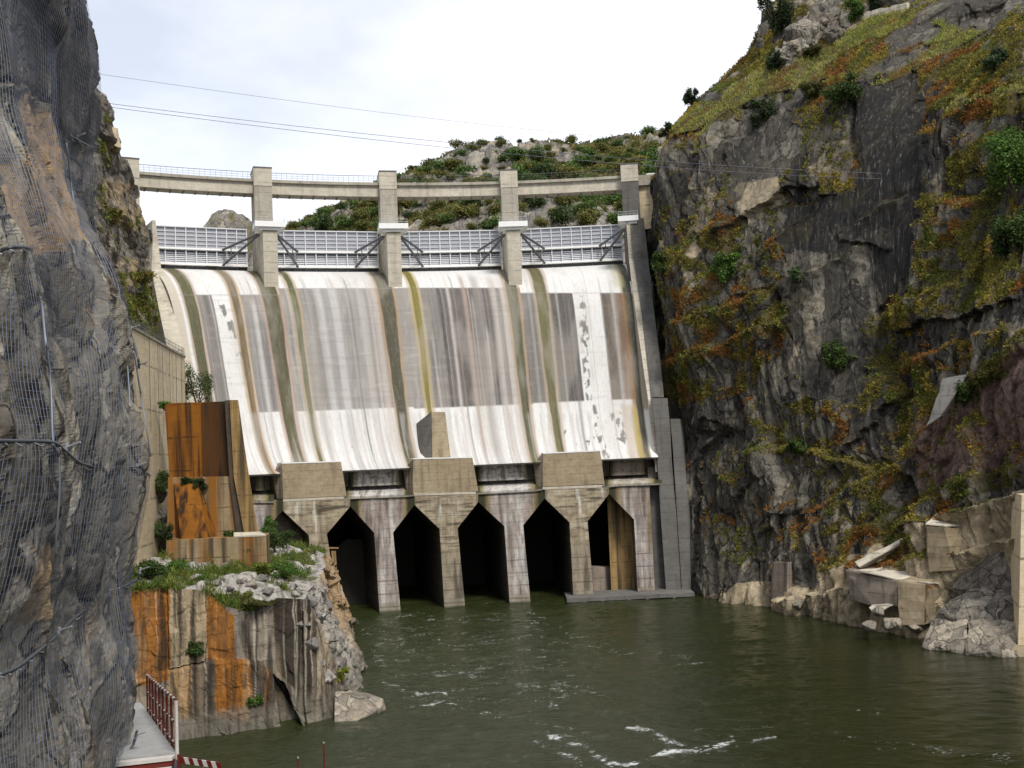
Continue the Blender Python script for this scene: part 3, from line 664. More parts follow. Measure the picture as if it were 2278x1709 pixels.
# ================================================================== SETTING: left bank rock faces
def smooth_path(pts, n, it=60):
    pts = np.array(pts, float); d = np.concatenate([[0], np.cumsum(np.hypot(*np.diff(pts, axis=0).T))])
    u = np.linspace(0, d[-1], n); q = np.stack([np.interp(u, d, pts[:, 0]), np.interp(u, d, pts[:, 1])], 1)
    for _ in range(it): q[1:-1] = (q[:-2] + 2 * q[1:-1] + q[2:]) / 4
    return u, q
def blur(a, it):
    for _ in range(it):
        a = np.pad(a, 1, mode='edge'); a = (a[:-2, 1:-1] + a[2:, 1:-1] + a[1:-1, :-2] + a[1:-1, 2:] + 4 * a[1:-1, 1:-1]) / 8
    return a
def netted_cliff():
    u, q = smooth_path([(-4.4, -8), (-5.4, 4), (-6.25, 10), (-7.0, 15), (-7.95, 20.5), (-8.75, 24.6), (-9.7, 26.6), (-12, 28.3), (-18, 30.5), (-34, 36)], 1100, 300)
    z = np.linspace(15, 47, 620)
    tg = np.gradient(q, axis=0); tg /= np.linalg.norm(tg, axis=1, keepdims=True); nr = np.stack([tg[:, 1], -tg[:, 0]], 1)
    S, Z = np.meshgrid(u, z, indexing='ij'); s, zz = S.ravel(), Z.ravel()
    off = np.interp(zz, [15, 20.7, 23.8, 25.3, 28.8, 31.5, 33.5, 34.9, 36, 37.5, 39.3, 47], [-.2, -.4, -.25, -.4, -.03, -.35, -.98, -1.3, -1.4, -1.25, -1.3, -1.6])
    def place(o, dz=0): return np.stack([(q[:, 0][:, None] + nr[:, 0][:, None] * o.reshape(S.shape)).ravel(), (q[:, 1][:, None] + nr[:, 1][:, None] * o.reshape(S.shape)).ravel(), zz + dz], 1)
    px, py = proj(place(off)); px /= 1.0303; py /= 1.0303
    jx = px + 10 * fbm(s / 1.2, zz / 1.2, seed=400); jy = py + 14 * fbm(s / 1.2, zz / 1.2, seed=401)
    ok = (q[:, 1][:, None] + 0 * Z).ravel() > 8
    bould = (jy < np.interp(jx, [0, 60, 150, 200, 260], [185, 230, 310, 330, 330])) & ok
    disp = .28 * sm(30, -30, jy - np.interp(jx, [0, 60, 150, 200, 260], [185, 230, 310, 330, 330])) * ok * sm(260, 150, jx)
    ws = s + .5 * fbm(s / 2, zz / 4, octv=2, seed=410); wz = zz + .6 * fbm(s / 2.5, zz / 3, octv=2, seed=411)
    for sx, sz, a, tl, sd in [(2.4, 7.5, .36, 1.1, 420), (1.0, 4.2, .18, 1.2, 430), (.42, 1.9, .075, 1.2, 440), (.2, .6, .025, 1.2, 450)]:
        v, e = cell2((ws + .12 * wz) / sx, wz / sz, sd, tl, .45, min(.55, .16 / sx)); disp = disp + a * v * np.where(bould, .55, 1) - a * .55 * np.exp(-(e / .05)**2)
    disp = disp + .46 * fbm(s / 1.7, zz / 5, octv=4, seed=460) + .05 * fbm(s / .3, zz / .6, octv=3, seed=461)
    P = place(off + disp)
    dark = np.where(bould, .85, .0) + .35 * inpoly(jx, jy, [(0, 560), (90, 560), (130, 800), (60, 900), (0, 900)])
    tan = .5 * inpoly(jx, jy, [(0, 190), (60, 250), (120, 330), (170, 480), (60, 560), (0, 480)]) + .35 * inpoly(jx, jy, [(0, 1180), (60, 1180), (60, 1330), (0, 1350)]) + .15
    veg = sm(.55, .8, fbm(s / .8, zz / 1.5, octv=4, seed=470)) * .6
    col = np.stack([veg, tan, np.clip(dark, 0, 1), np.ones_like(s)], 1)
    tag(mesh('netted_rock_face', P, gridfaces(len(u), len(z)), MAT['rockL'], col=col), kind='structure')
    # draped net
    D = blur((off + disp).reshape(S.shape), 60)[::4, ::4]; S4, Z4 = S[::4, ::4], Z[::4, ::4]
    fold = .12 * np.maximum(0, 1 - np.abs(fbm(S4 / 1.1 + .05 * Z4, Z4 / 14, octv=2, seed=480)) * 3.2)
    Dn = np.maximum(D + .10, blur((off + disp).reshape(S.shape), 6)[::4, ::4] + .03) + fold + .05 * fbm(S4 / .8, Z4 / 2.0, octv=3, seed=481)
    Dn = blur(Dn, 3)
    q4, n4 = q[::4], nr[::4]
    Pn = np.stack([q4[:, 0][:, None] + n4[:, 0][:, None] * Dn, q4[:, 1][:, None] + n4[:, 1][:, None] * Dn, Z4], -1).reshape(-1, 3)
    col = np.stack([S4.ravel() / 50, Z4.ravel() / 50, 0 * S4.ravel()], 1)
    t = NT('rockfall_netting'); ch = t.sepc(t.attr().outputs['Color'])
    su = t.math('MULTIPLY', ch[0], 50.0); zv = t.math('MULTIPLY', ch[1], 50.0)
    a1 = t.math('LESS_THAN', t.math('FRACT', t.math('DIVIDE', su, .07)), .19)
    a2 = t.math('LESS_THAN', t.math('FRACT', t.math('DIVIDE', zv, .12)), .03)
    al = t.math('MAXIMUM', a1, a2)
    t.color((.23, .26, .33)); t.p.inputs['Roughness'].default_value = .5; t.p.inputs['Metallic'].default_value = .3
    t.l.new(al, t.p.inputs['Alpha'])
    net = mesh('rockfall_net', Pn, gridfaces(*S4.shape), t.m, smooth=True, col=col)
    tag(net, 'grey wire rockfall net draped over the rock face at left', 'net')
    return Pn
NP = netted_cliff()
NPX, NPY = proj(NP); NPX /= 1.0303; NPY /= 1.0303; ND = NP @ FWD
def hitN(vx, vy, lift=.05):
    okk = (NP[:, 1] > 9) & (NP[:, 1] < 27.5)
    d = np.where(okk, (NPX - vx)**2 + (NPY - vy)**2, 1e9); c = np.argsort(d)[:14]
    p = NP[c].mean(0); return p + np.array([.93, -.36, 0]) * lift
def catrom(pts, k=8):
    pts = np.array(pts, float); P = np.vstack([2 * pts[0] - pts[1], pts, 2 * pts[-1] - pts[-2]]); out = []
    for i in range(1, len(P) - 2):
        for t in np.linspace(0, 1, k, endpoint=False):
            a, b, c, d = P[i - 1:i + 3]; out.append(.5 * (2 * b + (c - a) * t + (2 * a - 5 * b + 4 * c - d) * t * t + (3 * b - a - 3 * c + d) * t**3))
    out.append(pts[-1]); return np.array(out)
for k, (pts, anch, lab) in enumerate([
    ([(-30, 160), (0, 185), (40, 215), (75, 245), (100, 270), (140, 300), (178, 322)], [(148, 300)], 'wire rope slung across the net just under the dark boulder'),
    ([(-30, 548), (0, 545), (60, 555), (120, 590), (200, 630), (235, 655), (265, 715), (290, 770), (308, 792)], [(268, 712), (300, 785)], 'second wire rope from the top curving down across the net'),
    ([(-30, 950), (0, 955), (80, 960), (95, 975), (160, 1005), (230, 1015), (275, 1010), (306, 1030)], [(95, 972), (187, 1008), (275, 1008)], 'middle wire rope running past the small green plant on the net'),
    ([(-30, 1455), (0, 1440), (50, 1405), (95, 1365), (150, 1335), (210, 1280), (255, 1262), (280, 1250), (300, 1232)], [(95, 1363), (210, 1278), (300, 1232)], 'bright wire rope rising to the right low on the net'),
    ([(215, 1680), (235, 1640), (262, 1618), (285, 1592), (306, 1580)], [(292, 1590)], 'lowest wire rope curling over the rock above the walkway')]):
    P = catrom([hitN(x, y, .24) for x, y in pts], 8)
    root = thing('wire_rope', P[0], lab, 'wire rope', 'wire ropes holding the net')
    mb = MB(); n = len(P); tw = np.linspace(0, n * 1.6, n)
    mb.tube(P, .030, 6); mb.build('strand', MAT['rope'], root, True)
    up = np.array([0, 0, .035]); mb = MB(); mb.tube([p + up * math.cos(a) * .8 + np.array([.02, 0, 0]) * math.sin(a) - np.array([0, 0, .045]) for p, a in zip(P, tw)], .012, 5); mb.build('second_strand', MAT['galv'], root, True)
    for ax, ay in anch:
        p = hitN(ax, ay, .2); mb = MB(); mb.tube([p, p + np.array([.26, -.05, .08])], .018, 6); mb.tube([p + np.array([.02, 0, -.07]), p + np.array([.05, -.01, .07])], .03, 6)
        mb.build('anchor', MAT['galv'], root)
for k, (pts, lab) in enumerate([
    ([(56, 590), (66, 700), (72, 820), (84, 950), (90, 985)], 'pale lacing line at far left between the second and middle ropes'),
    ([(200, 660), (205, 740), (215, 830), (222, 940), (222, 1010)], 'pale lacing line straight down the middle of the net'),
    ([(250, 690), (258, 790), (262, 880)], 'short pale lacing line right of the middle one'),
    ([(215, 540), (240, 620), (262, 700), (285, 780), (300, 850)], 'long pale lacing line along the bulging edge of the net'),
    ([(278, 770), (292, 850), (305, 930), (312, 990)], 'pale lacing line nearest the retaining wall'),
    ([(90, 985), (90, 1060), (86, 1140), (84, 1200)], 'pale lacing line hanging below the middle rope at left'),
    ([(218, 1300), (222, 1400), (235, 1500), (250, 1620)], 'pale lacing line below the bright rope'),
    ([(128, 310), (142, 420), (158, 520), (165, 600)], 'pale lacing line below the dark boulder')]):
    P = catrom([hitN(x, y, .2) for x, y in pts], 6); mb = MB(); mb.tube(P, .017, 5)
    tag(mb.build('net_lacing', MAT['rope_l'], None, True), lab, 'cord', 'lacing lines of the net')
shrub('net_plant', hitN(180, 1055, .35), .34, .85, 'small green plant growing through the net on the middle rope', 'plant', ((.09, .12, .02), (.13, .13, .025), (.06, .09, .02)), nleaf=700, leaf=.032, seed=91)
shrub('net_plant', hitN(281, 1050, .25), .14, .7, 'thin strip of green plant near the edge of the net', 'plant', ((.10, .15, .02), (.08, .12, .02)), nleaf=260, leaf=.03, seed=92)
mb = MB(); p = hitN(6, 182, .2); mb.box((p[0] - .3, p[1] - .05, p[2] - .02), (p[0] + .42, p[1] + .05, p[2] + .02)); tag(mb.build('anchor_bar', MAT['galv']), 'pale flat steel bar sticking out of the rock at the left edge', 'bar')

def left_bank():
    u, q = smooth_path([(-110, 262), (-84, 224), (-74.5, 206), (-67.5, 192), (-67.5, 176), (-66, 160), (-60, 142), (-54, 120), (-50, 95), (-46, 50), (-44, 0)], 620, 40)
    tt = np.concatenate([np.linspace(0, 1, 420), 1 + np.arange(1, 9) * .01])
    tg = np.gradient(q, axis=0); tg /= np.linalg.norm(tg, axis=1, keepdims=True); nr = np.stack([-tg[:, 1], tg[:, 0]], 1)
    if nr[300, 0] < 0: nr = -nr
    ztop = np.interp(q[:, 1], [0, 120, 150, 168, 176, 182, 187, 192, 197, 203, 212, 224, 262], [95, 100, 104, 102, 98, 93, 86, 81, 80, 72, 69, 72, 86]) + 1.0 * fbm(u / 3, u * 0, seed=3)
    S = np.repeat(u[:, None], len(tt), 1); T = np.repeat(tt[None], len(u), 0); Z = -4 + np.minimum(T, 1) * (ztop[:, None] + 4)
    s, z = S.ravel(), Z.ravel(); over = np.maximum(T.ravel() - 1, 0) / .01
    Y = np.repeat(q[:, 1][:, None], len(tt), 1).ravel()
    o = np.interp(z, [0, 40, 58, 68, 80, 92, 105], [5, 3.5, 2.0, .8, -.8, -2.2, -5])
    o = o + np.where(Y < 178, 0, 0)
    ws = s + 1.3 * fbm(s / 6, z / 7, octv=2, seed=500); wz = z + 1.3 * fbm(s / 6, z / 7, octv=2, seed=501)
    for sx, sz, a, tl, sd in [(7, 11, .9, 1, 510), (2.6, 4.5, .55, 1.1, 520), (1.1, 1.7, .25, 1.1, 530)]:
        v, e = cell2((ws - .3 * wz) / sx, wz / sz, sd, tl, 1.0, min(.55, .5 / sx)); o = o + a * v - a * .7 * np.exp(-(e / .07)**2)
    o = o + .7 * fbm(s / 4, z / 5, octv=5, seed=540) - over * over * 1.6
    P = np.stack([np.repeat(q[:, 0], len(tt)) + np.repeat(nr[:, 0], len(tt)) * o, np.repeat(q[:, 1], len(tt)) + np.repeat(nr[:, 1], len(tt)) * o, z], 1)
    px, py = proj(P); px /= 1.0303; py /= 1.0303
    veg = np.zeros_like(s)
    for pl, a in [([(220, 440), (290, 480), (290, 500), (220, 470)], 1), ([(250, 590), (330, 590), (330, 640), (350, 720), (290, 720), (260, 650)], 1), ([(290, 690), (370, 690), (370, 740), (290, 740)], .8), ([(195, 400), (225, 410), (230, 450), (200, 450)], .6), ([(205, 300), (245, 320), (240, 350), (215, 330)], .9)]:
        veg = np.maximum(veg, a * inpoly(px, py, pl) * sm(-.3, .2, fbm(s / 1.6, z / 1.6, seed=550)))
    veg = np.maximum(veg, sm(.3, .6, fbm(s / 3, z / 3, octv=4, seed=551)) * .7)
    tan = .12 + .3 * inpoly(px, py, [(210, 380), (300, 400), (330, 520), (240, 480), (205, 440)]) + .4 * inpoly(px, py, [(250, 560), (300, 560), (300, 620), (260, 620)])
    col = np.stack([veg, tan, .0 * s, np.ones_like(s)], 1)
    tag(mesh('left_bank_cliff', P, gridfaces(len(u), len(tt)), MAT['rockB'], col=col), kind='structure')
    k = np.where((veg > .5) & (px > 180) & (px < 400) & (over < 2) & (py > 200) & (py < 800))[0]; k = k[RNG.uniform(size=len(k)) < .8]
    tag(tufts('bank_scrub', P[k], P[k] * 0, RNG.uniform(.3, .7, len(k)), palette(len(k), [(.17, .20, .04), (.21, .15, .03), (.11, .15, .03)], [4, 2, 3]), MAT['grass'], 6), 'green and ochre scrub on the left bank rocks above the retaining wall', 'scrub', kind='stuff')
    d = P @ FWD
    def hit(vx, vy):
        dd = (px - vx)**2 + (py - vy)**2; c = np.where(dd < 40)[0]
        if len(c) == 0: c = np.argsort(dd)[:4]
        return P[c[np.argmin(d[c])]]
    return hit
hitB = left_bank()
shrub('bank_shrub', hitB(307, 608), 2.2, 2.6, 'yellow and green gorse bush on the left bank rocks beside the spillway', 'shrub', YEL + OLV, nleaf=900, leaf=.2, seed=93)
shrub('bank_shrub', hitB(255, 470), 1.6, 1.8, 'ochre and green bush under the overhang of the left bank cliff', 'shrub', OLV + YEL, nleaf=600, leaf=.2, seed=94)

# ================================================================== SETTING: hills behind
def hills():
    sk = [at_y(*V(x, y), 520) for x, y in [(560, 545), (620, 492), (680, 462), (760, 425), (860, 382), (900, 362), (950, 342), (1000, 320), (1050, 308), (1110, 312), (1150, 303), (1250, 312), (1330, 304), (1420, 290), (1600, 270), (1900, 260)]]
    kx = [p[0] for p in sk]; kz = [p[2] for p in sk]
    xs = np.linspace(-190, 260, 420); ys = np.concatenate([np.linspace(290, 540, 230), np.linspace(545, 900, 30)])
    X, Y = np.meshgrid(xs, ys, indexing='ij'); x, y = X.ravel(), Y.ravel()
    zr = np.interp(x * 520 / np.maximum(y, 430), kx, kz)
    f = np.clip((y - 290) / 230, 0, 1)
    z = 72 + (zr - 72) * (.30 * f + .70 * f**1.5) - np.maximum(y - 520, 0) * .3
    v, e = cell2(x / 26, y / 20, 600, 1.0); v2, e2 = cell2(x / 9, y / 8, 610, 1.2); v3, _ = cell2(x / 3.5, y / 3.5, 620, 1.2)
    rockm = sm(-.08, .2, fbm(x / 45, y / 30, octv=4, seed=630) + .0)
    px, py = proj(np.stack([x, y, z], 1)); px /= 1.0303; py /= 1.0303
    rockm = np.maximum(rockm, inpoly(px + 8 * fbm(x / 9, y / 9, seed=3), py + 8 * fbm(x / 9, y / 9, seed=4), [(940, 360), (1000, 322), (1120, 320), (1150, 350), (1100, 400), (960, 395)]) * 1.0)
    z = z + (3.2 * v + 2.2 * v2 + 1.2 * v3) * rockm * sm(300, 340, y) + 2.0 * fbm(x / 20, y / 20, octv=4, seed=640)
    P = np.stack([x, y, z], 1); veg = np.clip(1 - rockm, 0, 1)
    tag(mesh('wooded_hill', P, gridfaces(len(xs), len(ys)), MAT['rockH'], col=np.stack([veg, .35 * rockm, 0 * x, np.ones_like(x)], 1)), kind='structure')
    # far peak
    a = np.linspace(-1, 1, 120); A, B = np.meshgrid(a, a, indexing='ij'); c = at_y(*V(484, 452), 800); w = 24.0
    h = np.interp(A.ravel() + .08 * vnoise(A.ravel() * 4, B.ravel() * 4, seed=2), [-1, -.75, -.5, -.2, 0, .25, .6, .8, 1], [-60, -24, -11, -3, 0, -2.5, -6, -14, -60])
    zz = c[2] + h - 40 * (B.ravel())**2 + 1.2 * cell2(A.ravel() * 6, B.ravel() * 6, 650)[0] + 1.6 * fbm(A.ravel() * 5, B.ravel() * 5, octv=4, seed=651)
    fp = np.stack([c[0] + A.ravel() * w * 1.15, c[1] + B.ravel() * w * 1.5, zz], 1)
    fp[:, 2] = np.where((np.abs(A.ravel()) > .97) | (np.abs(B.ravel()) > .97), 40, fp[:, 2])
    tag(mesh('far_peak', fp, gridfaces(120, 120), MAT['rockH'], col=np.stack([sm(.0, .4, fbm(A.ravel() * 6, B.ravel() * 6, octv=3, seed=7)) * .8, .2 + 0 * A.ravel(), 0 * A.ravel(), np.ones(len(fp))], 1)), kind='structure')
    # trees
    pal = [GRN, OLV, ((.10, .10, .022), (.13, .12, .03), (.075, .075, .02)), DRK]
    vs = []
    for k in range(6):
        r = random.Random(k); lob = []
        for i in range(8):
            an = r.uniform(0, 6.28); qd = r.uniform(.1, .6); lob.append((qd * math.cos(an), qd * math.sin(an), r.uniform(.35, .85), r.uniform(.35, .55), r.uniform(.25, .4)))
        vs.append(crown_mesh('hill_tree_crown', lob + [(0, 0, .5, .6, .4)], 1000, .08, [tuple(1.5 * q for q in cc) for cc in pal[k % 4]], seed=700 + k, data_only=True))
    vis = np.where((px > 600) & (px < 1470) & (py < 505) & (y < 530) & (y > 310))[0]
    dd = {}
    order = RNG.permutation(vis)
    taken = []; grid = {}
    trees = []
    for i in order:
        X_, Y_ = x[i], y[i]
        if rockm[i] > .55 and RNG.uniform() < .88: continue
        big = .65 + 1.1 * RNG.uniform()**1.5
        if Y_ > 505: big *= .7
        key = (int(X_ // 6), int(Y_ // 6)); bad = False
        for a_ in (-1, 0, 1):
            for b_ in (-1, 0, 1):
                for (tx, ty) in grid.get((key[0] + a_, key[1] + b_), []):
                    if (tx - X_)**2 + (ty - Y_)**2 < 46: bad = True
        if bad: continue
        grid.setdefault(key, []).append((X_, Y_)); trees.append((i, big))
        if len(trees) >= 290: break
    trees.sort(key=lambda q: y[q[0]])
    obs = []
    mbm = None
    for j, (i, big) in enumerate(trees[:290]):
        o = bpy.data.objects.new('hill_tree', vs[RNG.integers(0, 6)]); COL.objects.link(o)
        o.location = (x[i], y[i], z[i] - .6); sc_ = 4.4 * big; o.scale = (sc_, sc_, sc_ * RNG.uniform(.8, 1.15)); o.rotation_euler = (0, 0, RNG.uniform(0, 6.28))
        tag(o, 'round bushy tree on the wooded hill behind the dam', 'tree', 'trees on the hill behind the dam')
    V_, C_ = [], []
    for (i, big) in trees[290:]:
        me = vs[RNG.integers(0, 6)]; n = len(me.vertices); co = np.empty(n * 3, np.float32); me.vertices.foreach_get('co', co); cc = np.empty(n * 4, np.float32); me.color_attributes['Col'].data.foreach_get('color', cc)
        V_.append(co.reshape(-1, 3) * 4.6 * big + np.array([x[i], y[i], z[i] - .6])); C_.append(cc.reshape(-1, 4)[:, :3])
    if V_:
        V_ = np.concatenate(V_); C_ = np.concatenate(C_)
        tag(mesh('hill_woodland', V_, np.arange(len(V_)).reshape(-1, 4), MAT['leaf'], col=C_), 'woodland of bushy trees farther up the hill behind the dam', 'woodland', kind='stuff')
    k = np.where((veg > .3) & (px > 600) & (px < 1480) & (y < 530))[0]; k = k[RNG.uniform(size=len(k)) < .4]
    tag(tufts('hill_scrub', P[k], P[k] * 0, RNG.uniform(.9, 1.9, len(k)), palette(len(k), [(.12, .12, .03), (.16, .11, .03), (.09, .11, .025)], [4, 2, 3]), MAT['grass'], 5), 'green and ochre scrub between the trees of the hill behind the dam', 'scrub', kind='stuff')
hills()

# ================================================================== THE DAM
PH = [-28.05 + 8.6 * i for i in range(5)]
def frame(phi, R0):
    a = math.radians(phi); et = np.array([math.cos(a), -math.sin(a), 0]); ed = -np.array([math.sin(a), math.cos(a), 0]); c = pol(phi, R0, 0)
    return lambda q: c + et * q[0] + ed * q[1] + np.array([0, 0, q[2]])
dam = thing('dam', (-10, 215, 0), 'curved concrete gorge dam with a white and grey streaked spillway chute and a road bridge', 'dam')

# ---- spillway chute
prof = np.array([(197, 70.6), (193, 71.0), (190, 70.9), (186, 70.45), (182, 69.3), (178, 67.4), (174.5, 64.8), (171.5, 61.2), (169.2, 57.2), (167, 52.3), (164.6, 46.8), (162.2, 41.4), (159.6, 36.4), (156.6, 32.0), (153.2, 28.7), (150.5, 27.0), (148.6, 26.2)])
def chute():
    uu = np.linspace(-.14, 4.05, 820); k = np.arange(5)
    phT = np.polyval(np.polyfit(k, [-26.63, -19.62, -11.24, -2.5, 5.5], 3), uu); phB = np.polyval(np.polyfit(k, [-24.05, -18.2, -9.6, -1.35, 6.95], 3), uu)
    d = np.concatenate([[0], np.cumsum(np.hypot(*np.diff(prof, axis=0).T))]); w = np.linspace(0, d[-1], 330)
    cr_ = catrom(np.c_[prof, prof[:, 0] * 0], 20)[:, :2]; dc = np.concatenate([[0], np.cumsum(np.hypot(*np.diff(cr_, axis=0).T))]); w = np.linspace(0, dc[-1], 330)
    R = np.interp(w, dc, cr_[:, 0]); Z = np.interp(w, dc, cr_[:, 1]); p = (190 - R) / (190 - 148.6)
    ph = np.radians(phT[:, None] * (1 - p[None]) + phB[:, None] * p[None])
    # lip follows the lower works: pull R to the facade line at the bottom
    lipR = []
    for a in np.radians(phB):
        r_ = 149.
        for _ in range(20):
            X = AC[0] + r_ * math.sin(a); Yt = facY(X) + 3.0; r_ = (Yt - AC[1]) / math.cos(a)
        lipR.append(r_)
    lipR = np.array(lipR); Rm = R[None] + (lipR[:, None] - 148.6) * np.clip(p, 0, 1)[None]**2
    X = AC[0] + Rm * np.sin(ph); Y = AC[1] + Rm * np.cos(ph)
    P = np.stack([X, Y, np.repeat(Z[None], len(uu), 0)], -1)
    x, y = proj(P.reshape(-1, 3)); vx, vy = x / 1.0303, y / 1.0303
    U = np.repeat(uu[:, None], 330, 1).ravel(); Wd = np.repeat(w[None], len(uu), 0).ravel()
    # crest pixel column of each streamline = the bay coordinate used for the stains
    top = np.interp(U, k, [355, 580, 845, 1108, 1352]) + np.where(U < 0, U * 225, 0)
    st = lambda f, sd, o=3: fbm(top / f, Wd / 60, octv=o, seed=sd)
    white = np.array([.61, .602, .58]); n = len(top); c = np.tile(white, (n, 1))
    def lay(m, colr): 
        nonlocal c
        m = np.clip(m, 0, 1)[:, None]; c = c * (1 - m) + np.array(colr) * m
    bay = np.clip(np.floor(U), 0, 3).astype(int)
    ptop = np.array([637, 623, 622, 633])[bay] ; pbot = np.array([889, 884, 878, 866])[bay] - .04 * (vx - np.array([600, 760, 1010, 1260])[bay])
    wob = 3 * fbm(top / 6, Wd / 5, seed=801)
    panel = sm(ptop - 1.5, ptop + 1.5, vy) * sm(pbot + 1.5, pbot - 1.5, vy)
    def span(a, b, e=1.5): return sm(a - e, a + e, top + wob * .25) * sm(b + e, b - e, top + wob * .25)
    fine = fbm(top / 5, Wd / 22, octv=5, seed=802); blot = fbm(top / 9, Wd / 3.5, octv=5, seed=803); rows = fbm(top / 60, Wd / .9, octv=3, seed=804)
    # grey weathered panels
    for a, b, col, k1 in [(395, 432, (0.148, 0.134, 0.122), .95), (496, 545, (0.166, 0.155, 0.145), .95), (576, 606, (0.214, 0.201, 0.181), .95), (618, 803, (0.195, 0.181, 0.163), .96), (832, 874, (0.214, 0.198, 0.178), .95), (886, 932, (0.148, 0.136, 0.119), .96), (928, 1064, (0.080, 0.068, 0.061), .98), (1064, 1080, (0.214, 0.193, 0.166), .95), (1100, 1140, (0.134, 0.122, 0.109), .96), (1160, 1216, (0.071, 0.063, 0.055), .98), (1276, 1340, (0.095, 0.074, 0.056), .98)]:
        m = panel * span(a, b, 1.0) * k1; lay(m, col)
        lay(m * sm(.05, .5, fine) * .5, [q * .55 for q in col]); lay(m * sm(.1, .55, blot) * .45, [min(q * 1.7, .7) for q in col]); lay(m * sm(.25, .6, rows) * .5, [min(q * 1.6, .66) for q in col])
        lay(m * sm(-.1, -.5, fine) * .4, [min(q * 1.45, .62) for q in col])
    # long run-off streaks down the whole face
    rs = np.random.default_rng(5)
    for q in range(120):
        a = rs.uniform(360, 1345); wd = rs.uniform(.7, 4.5)
        if 432 < a < 476 or 1216 < a < 1275 and rs.uniform() < .8: continue
        g = rs.uniform(.25, .5); t0 = rs.uniform(590, 900) if rs.uniform() < .5 else 585
        colr = (g, g * .97, g * .92) if rs.uniform() < .75 else (g * 1.02, g * .88, g * .78)
        lay(np.exp(-((top + wob * .3 - a) / wd)**2) * sm(t0, t0 + 30, vy) * rs.uniform(.25, .7) * (.6 + .4 * sm(-.3, .3, fine)), colr)
    for a, wd, colr, k1, t0 in [(640, 3, (.3, .29, .27), .6, 590), (668, 9, (.55, .54, .53), .5, 590), (700, 12, (.5, .5, .5), .5, 600), (735, 2, (.16, .155, .15), .8, 590), (758, 10, (.48, .45, .42), .5, 590), (790, 9, (.47, .41, .37), .6, 590), (950, 4, (.5, .46, .42), .7, 585), (962, 2, (.2, .17, .15), .7, 585), (985, 5, (.33, .25, .21), .8, 585), (1010, 8, (.24, .21, .19), .6, 585), (1048, 7, (.42, .38, .34), .7, 590), (1068, 8, (.5, .46, .42), .6, 590), (1205, 4, (.17, .15, .14), .6, 640), (520, 5, (.5, .49, .47), .7, 640)]:
        lay(np.exp(-((top + wob * .4 - a) / wd)**2) * sm(t0, t0 + 20, vy) * k1 * sm(1010, 960, vy + 0 * top), colr)
        lay(np.exp(-((top + wob * .4 - a) / (wd * .5))**2) * sm(t0 + 200, t0 + 330, vy) * k1 * .7, [q * .9 for q in colr])
    # algae bands
    ge = .6 * wob
    for a, b, colr, edge in [(362, 391, (0.084, 0.080, 0.036), (0.288, 0.200, 0.136)), (477, 492, (0.120, 0.088, 0.036), (0.336, 0.216, 0.104)), (543, 576, (0.076, 0.070, 0.032), (0.336, 0.216, 0.160)), (604, 618, (0.084, 0.088, 0.036), (0.352, 0.264, 0.160)), (802, 832, (0.068, 0.062, 0.036), (0.304, 0.200, 0.096)), (873, 886, (0.160, 0.136, 0.028), (0.384, 0.296, 0.144)), (1078, 1101, (0.076, 0.074, 0.038), (0.336, 0.232, 0.136)), (1138, 1161, (0.104, 0.094, 0.040), (0.360, 0.288, 0.208)), (1330, 1349, (0.060, 0.060, 0.040), (0.272, 0.192, 0.064))]:
        taper = 1 - .35 * sm(600, 1000, vy); mid = (a + b) / 2; a2 = mid - (mid - a) * taper; b2 = mid + (b - mid) * taper
        o_ = sm(a2 - 9, a2 - 3, top + ge) * sm(b2 + 9, b2 + 3, top + ge); lay(o_ * .75, edge)
        i_ = sm(a2 - 2, a2 + 1.5, top + ge) * sm(b2 + 2, b2 - 1.5, top + ge); lay(i_, colr)
        lay(i_ * sm(.0, .6, fine) * .5, [q * 1.5 for q in colr]); lay(i_ * sm(-.0, -.6, fine) * .5, [q * .6 for q in colr])
        lay(i_ * sm(960, 1010, vy) * .4, (.15, .13, .03))
    lay(span(1308, 1336, 5) * panel * .55, (.18, .10, .055)); lay(span(1322, 1332, 3) * sm(640, 860, vy) * .65, (.20, .10, .045)); lay(span(1296, 1330, 5) * sm(866, 880, vy) * .55, (.42, .32, .24)); lay(span(1318, 1332, 3) * sm(870, 890, vy) * .7, (.34, .27, .06))
    lay(span(1310, 1335, 4) * sm(600, 590, vy - 25) * .45, (.4, .37, .2))
    lay(span(484, 490, 2) * sm(640, 800, vy) * .8, (.22, .14, .075))
    # peeled patches beside the joints
    pe = fbm(vx / 9, vy / 16, octv=5, seed=830)
    for pts, wd, th in [([(478, 655), (498, 700), (505, 735)], 9, .12), ([(520, 770), (530, 795)], 13, .1), ([(540, 820), (548, 850)], 5, .15), ([(1258, 645), (1262, 760), (1272, 860)], 9, .15), ([(1260, 700), (1265, 740)], 12, -.1), ([(1280, 880), (1300, 960), (1310, 985)], 9, .12), ([(1330, 900), (1340, 950)], 17, .05), ([(1225, 940), (1290, 960)], 18, .3), ([(600, 930), (650, 1010)], 12, .35), ([(740, 930), (760, 990)], 24, .42)]:
        dd = polydist(vx, vy, pts); lay(sm(th, th + .12, pe) * sm(wd, wd * .5, dd) * .85, (.10, .095, .085))
    # construction joints
    for jx_ in (1247.,): lay(np.exp(-((top - jx_) / .7)**2) * .5, (.25, .24, .22))
    for a in (466, 470): lay(np.exp(-((top - a) / .6)**2) * .35, (.4, .4, .4))
    for off_ in (-12.,): lay(np.exp(-((vy - ptop - off_ * 0) / .8)**2) * .55, (.2, .19, .18))
    lay(sm(992, 1006, vy - (1005 - .04 * (vx - 1000)) + 1000) * 0, (.3, .3, .3))
    lay(sm(1.6, .4, w[None].repeat(len(uu), 0).ravel() - 0) * .0, (.3, .3, .3))
    lay(sm(.0, .5, fbm(top / 40, Wd / 14, octv=5, seed=855)) * .28, (.40, .37, .32))
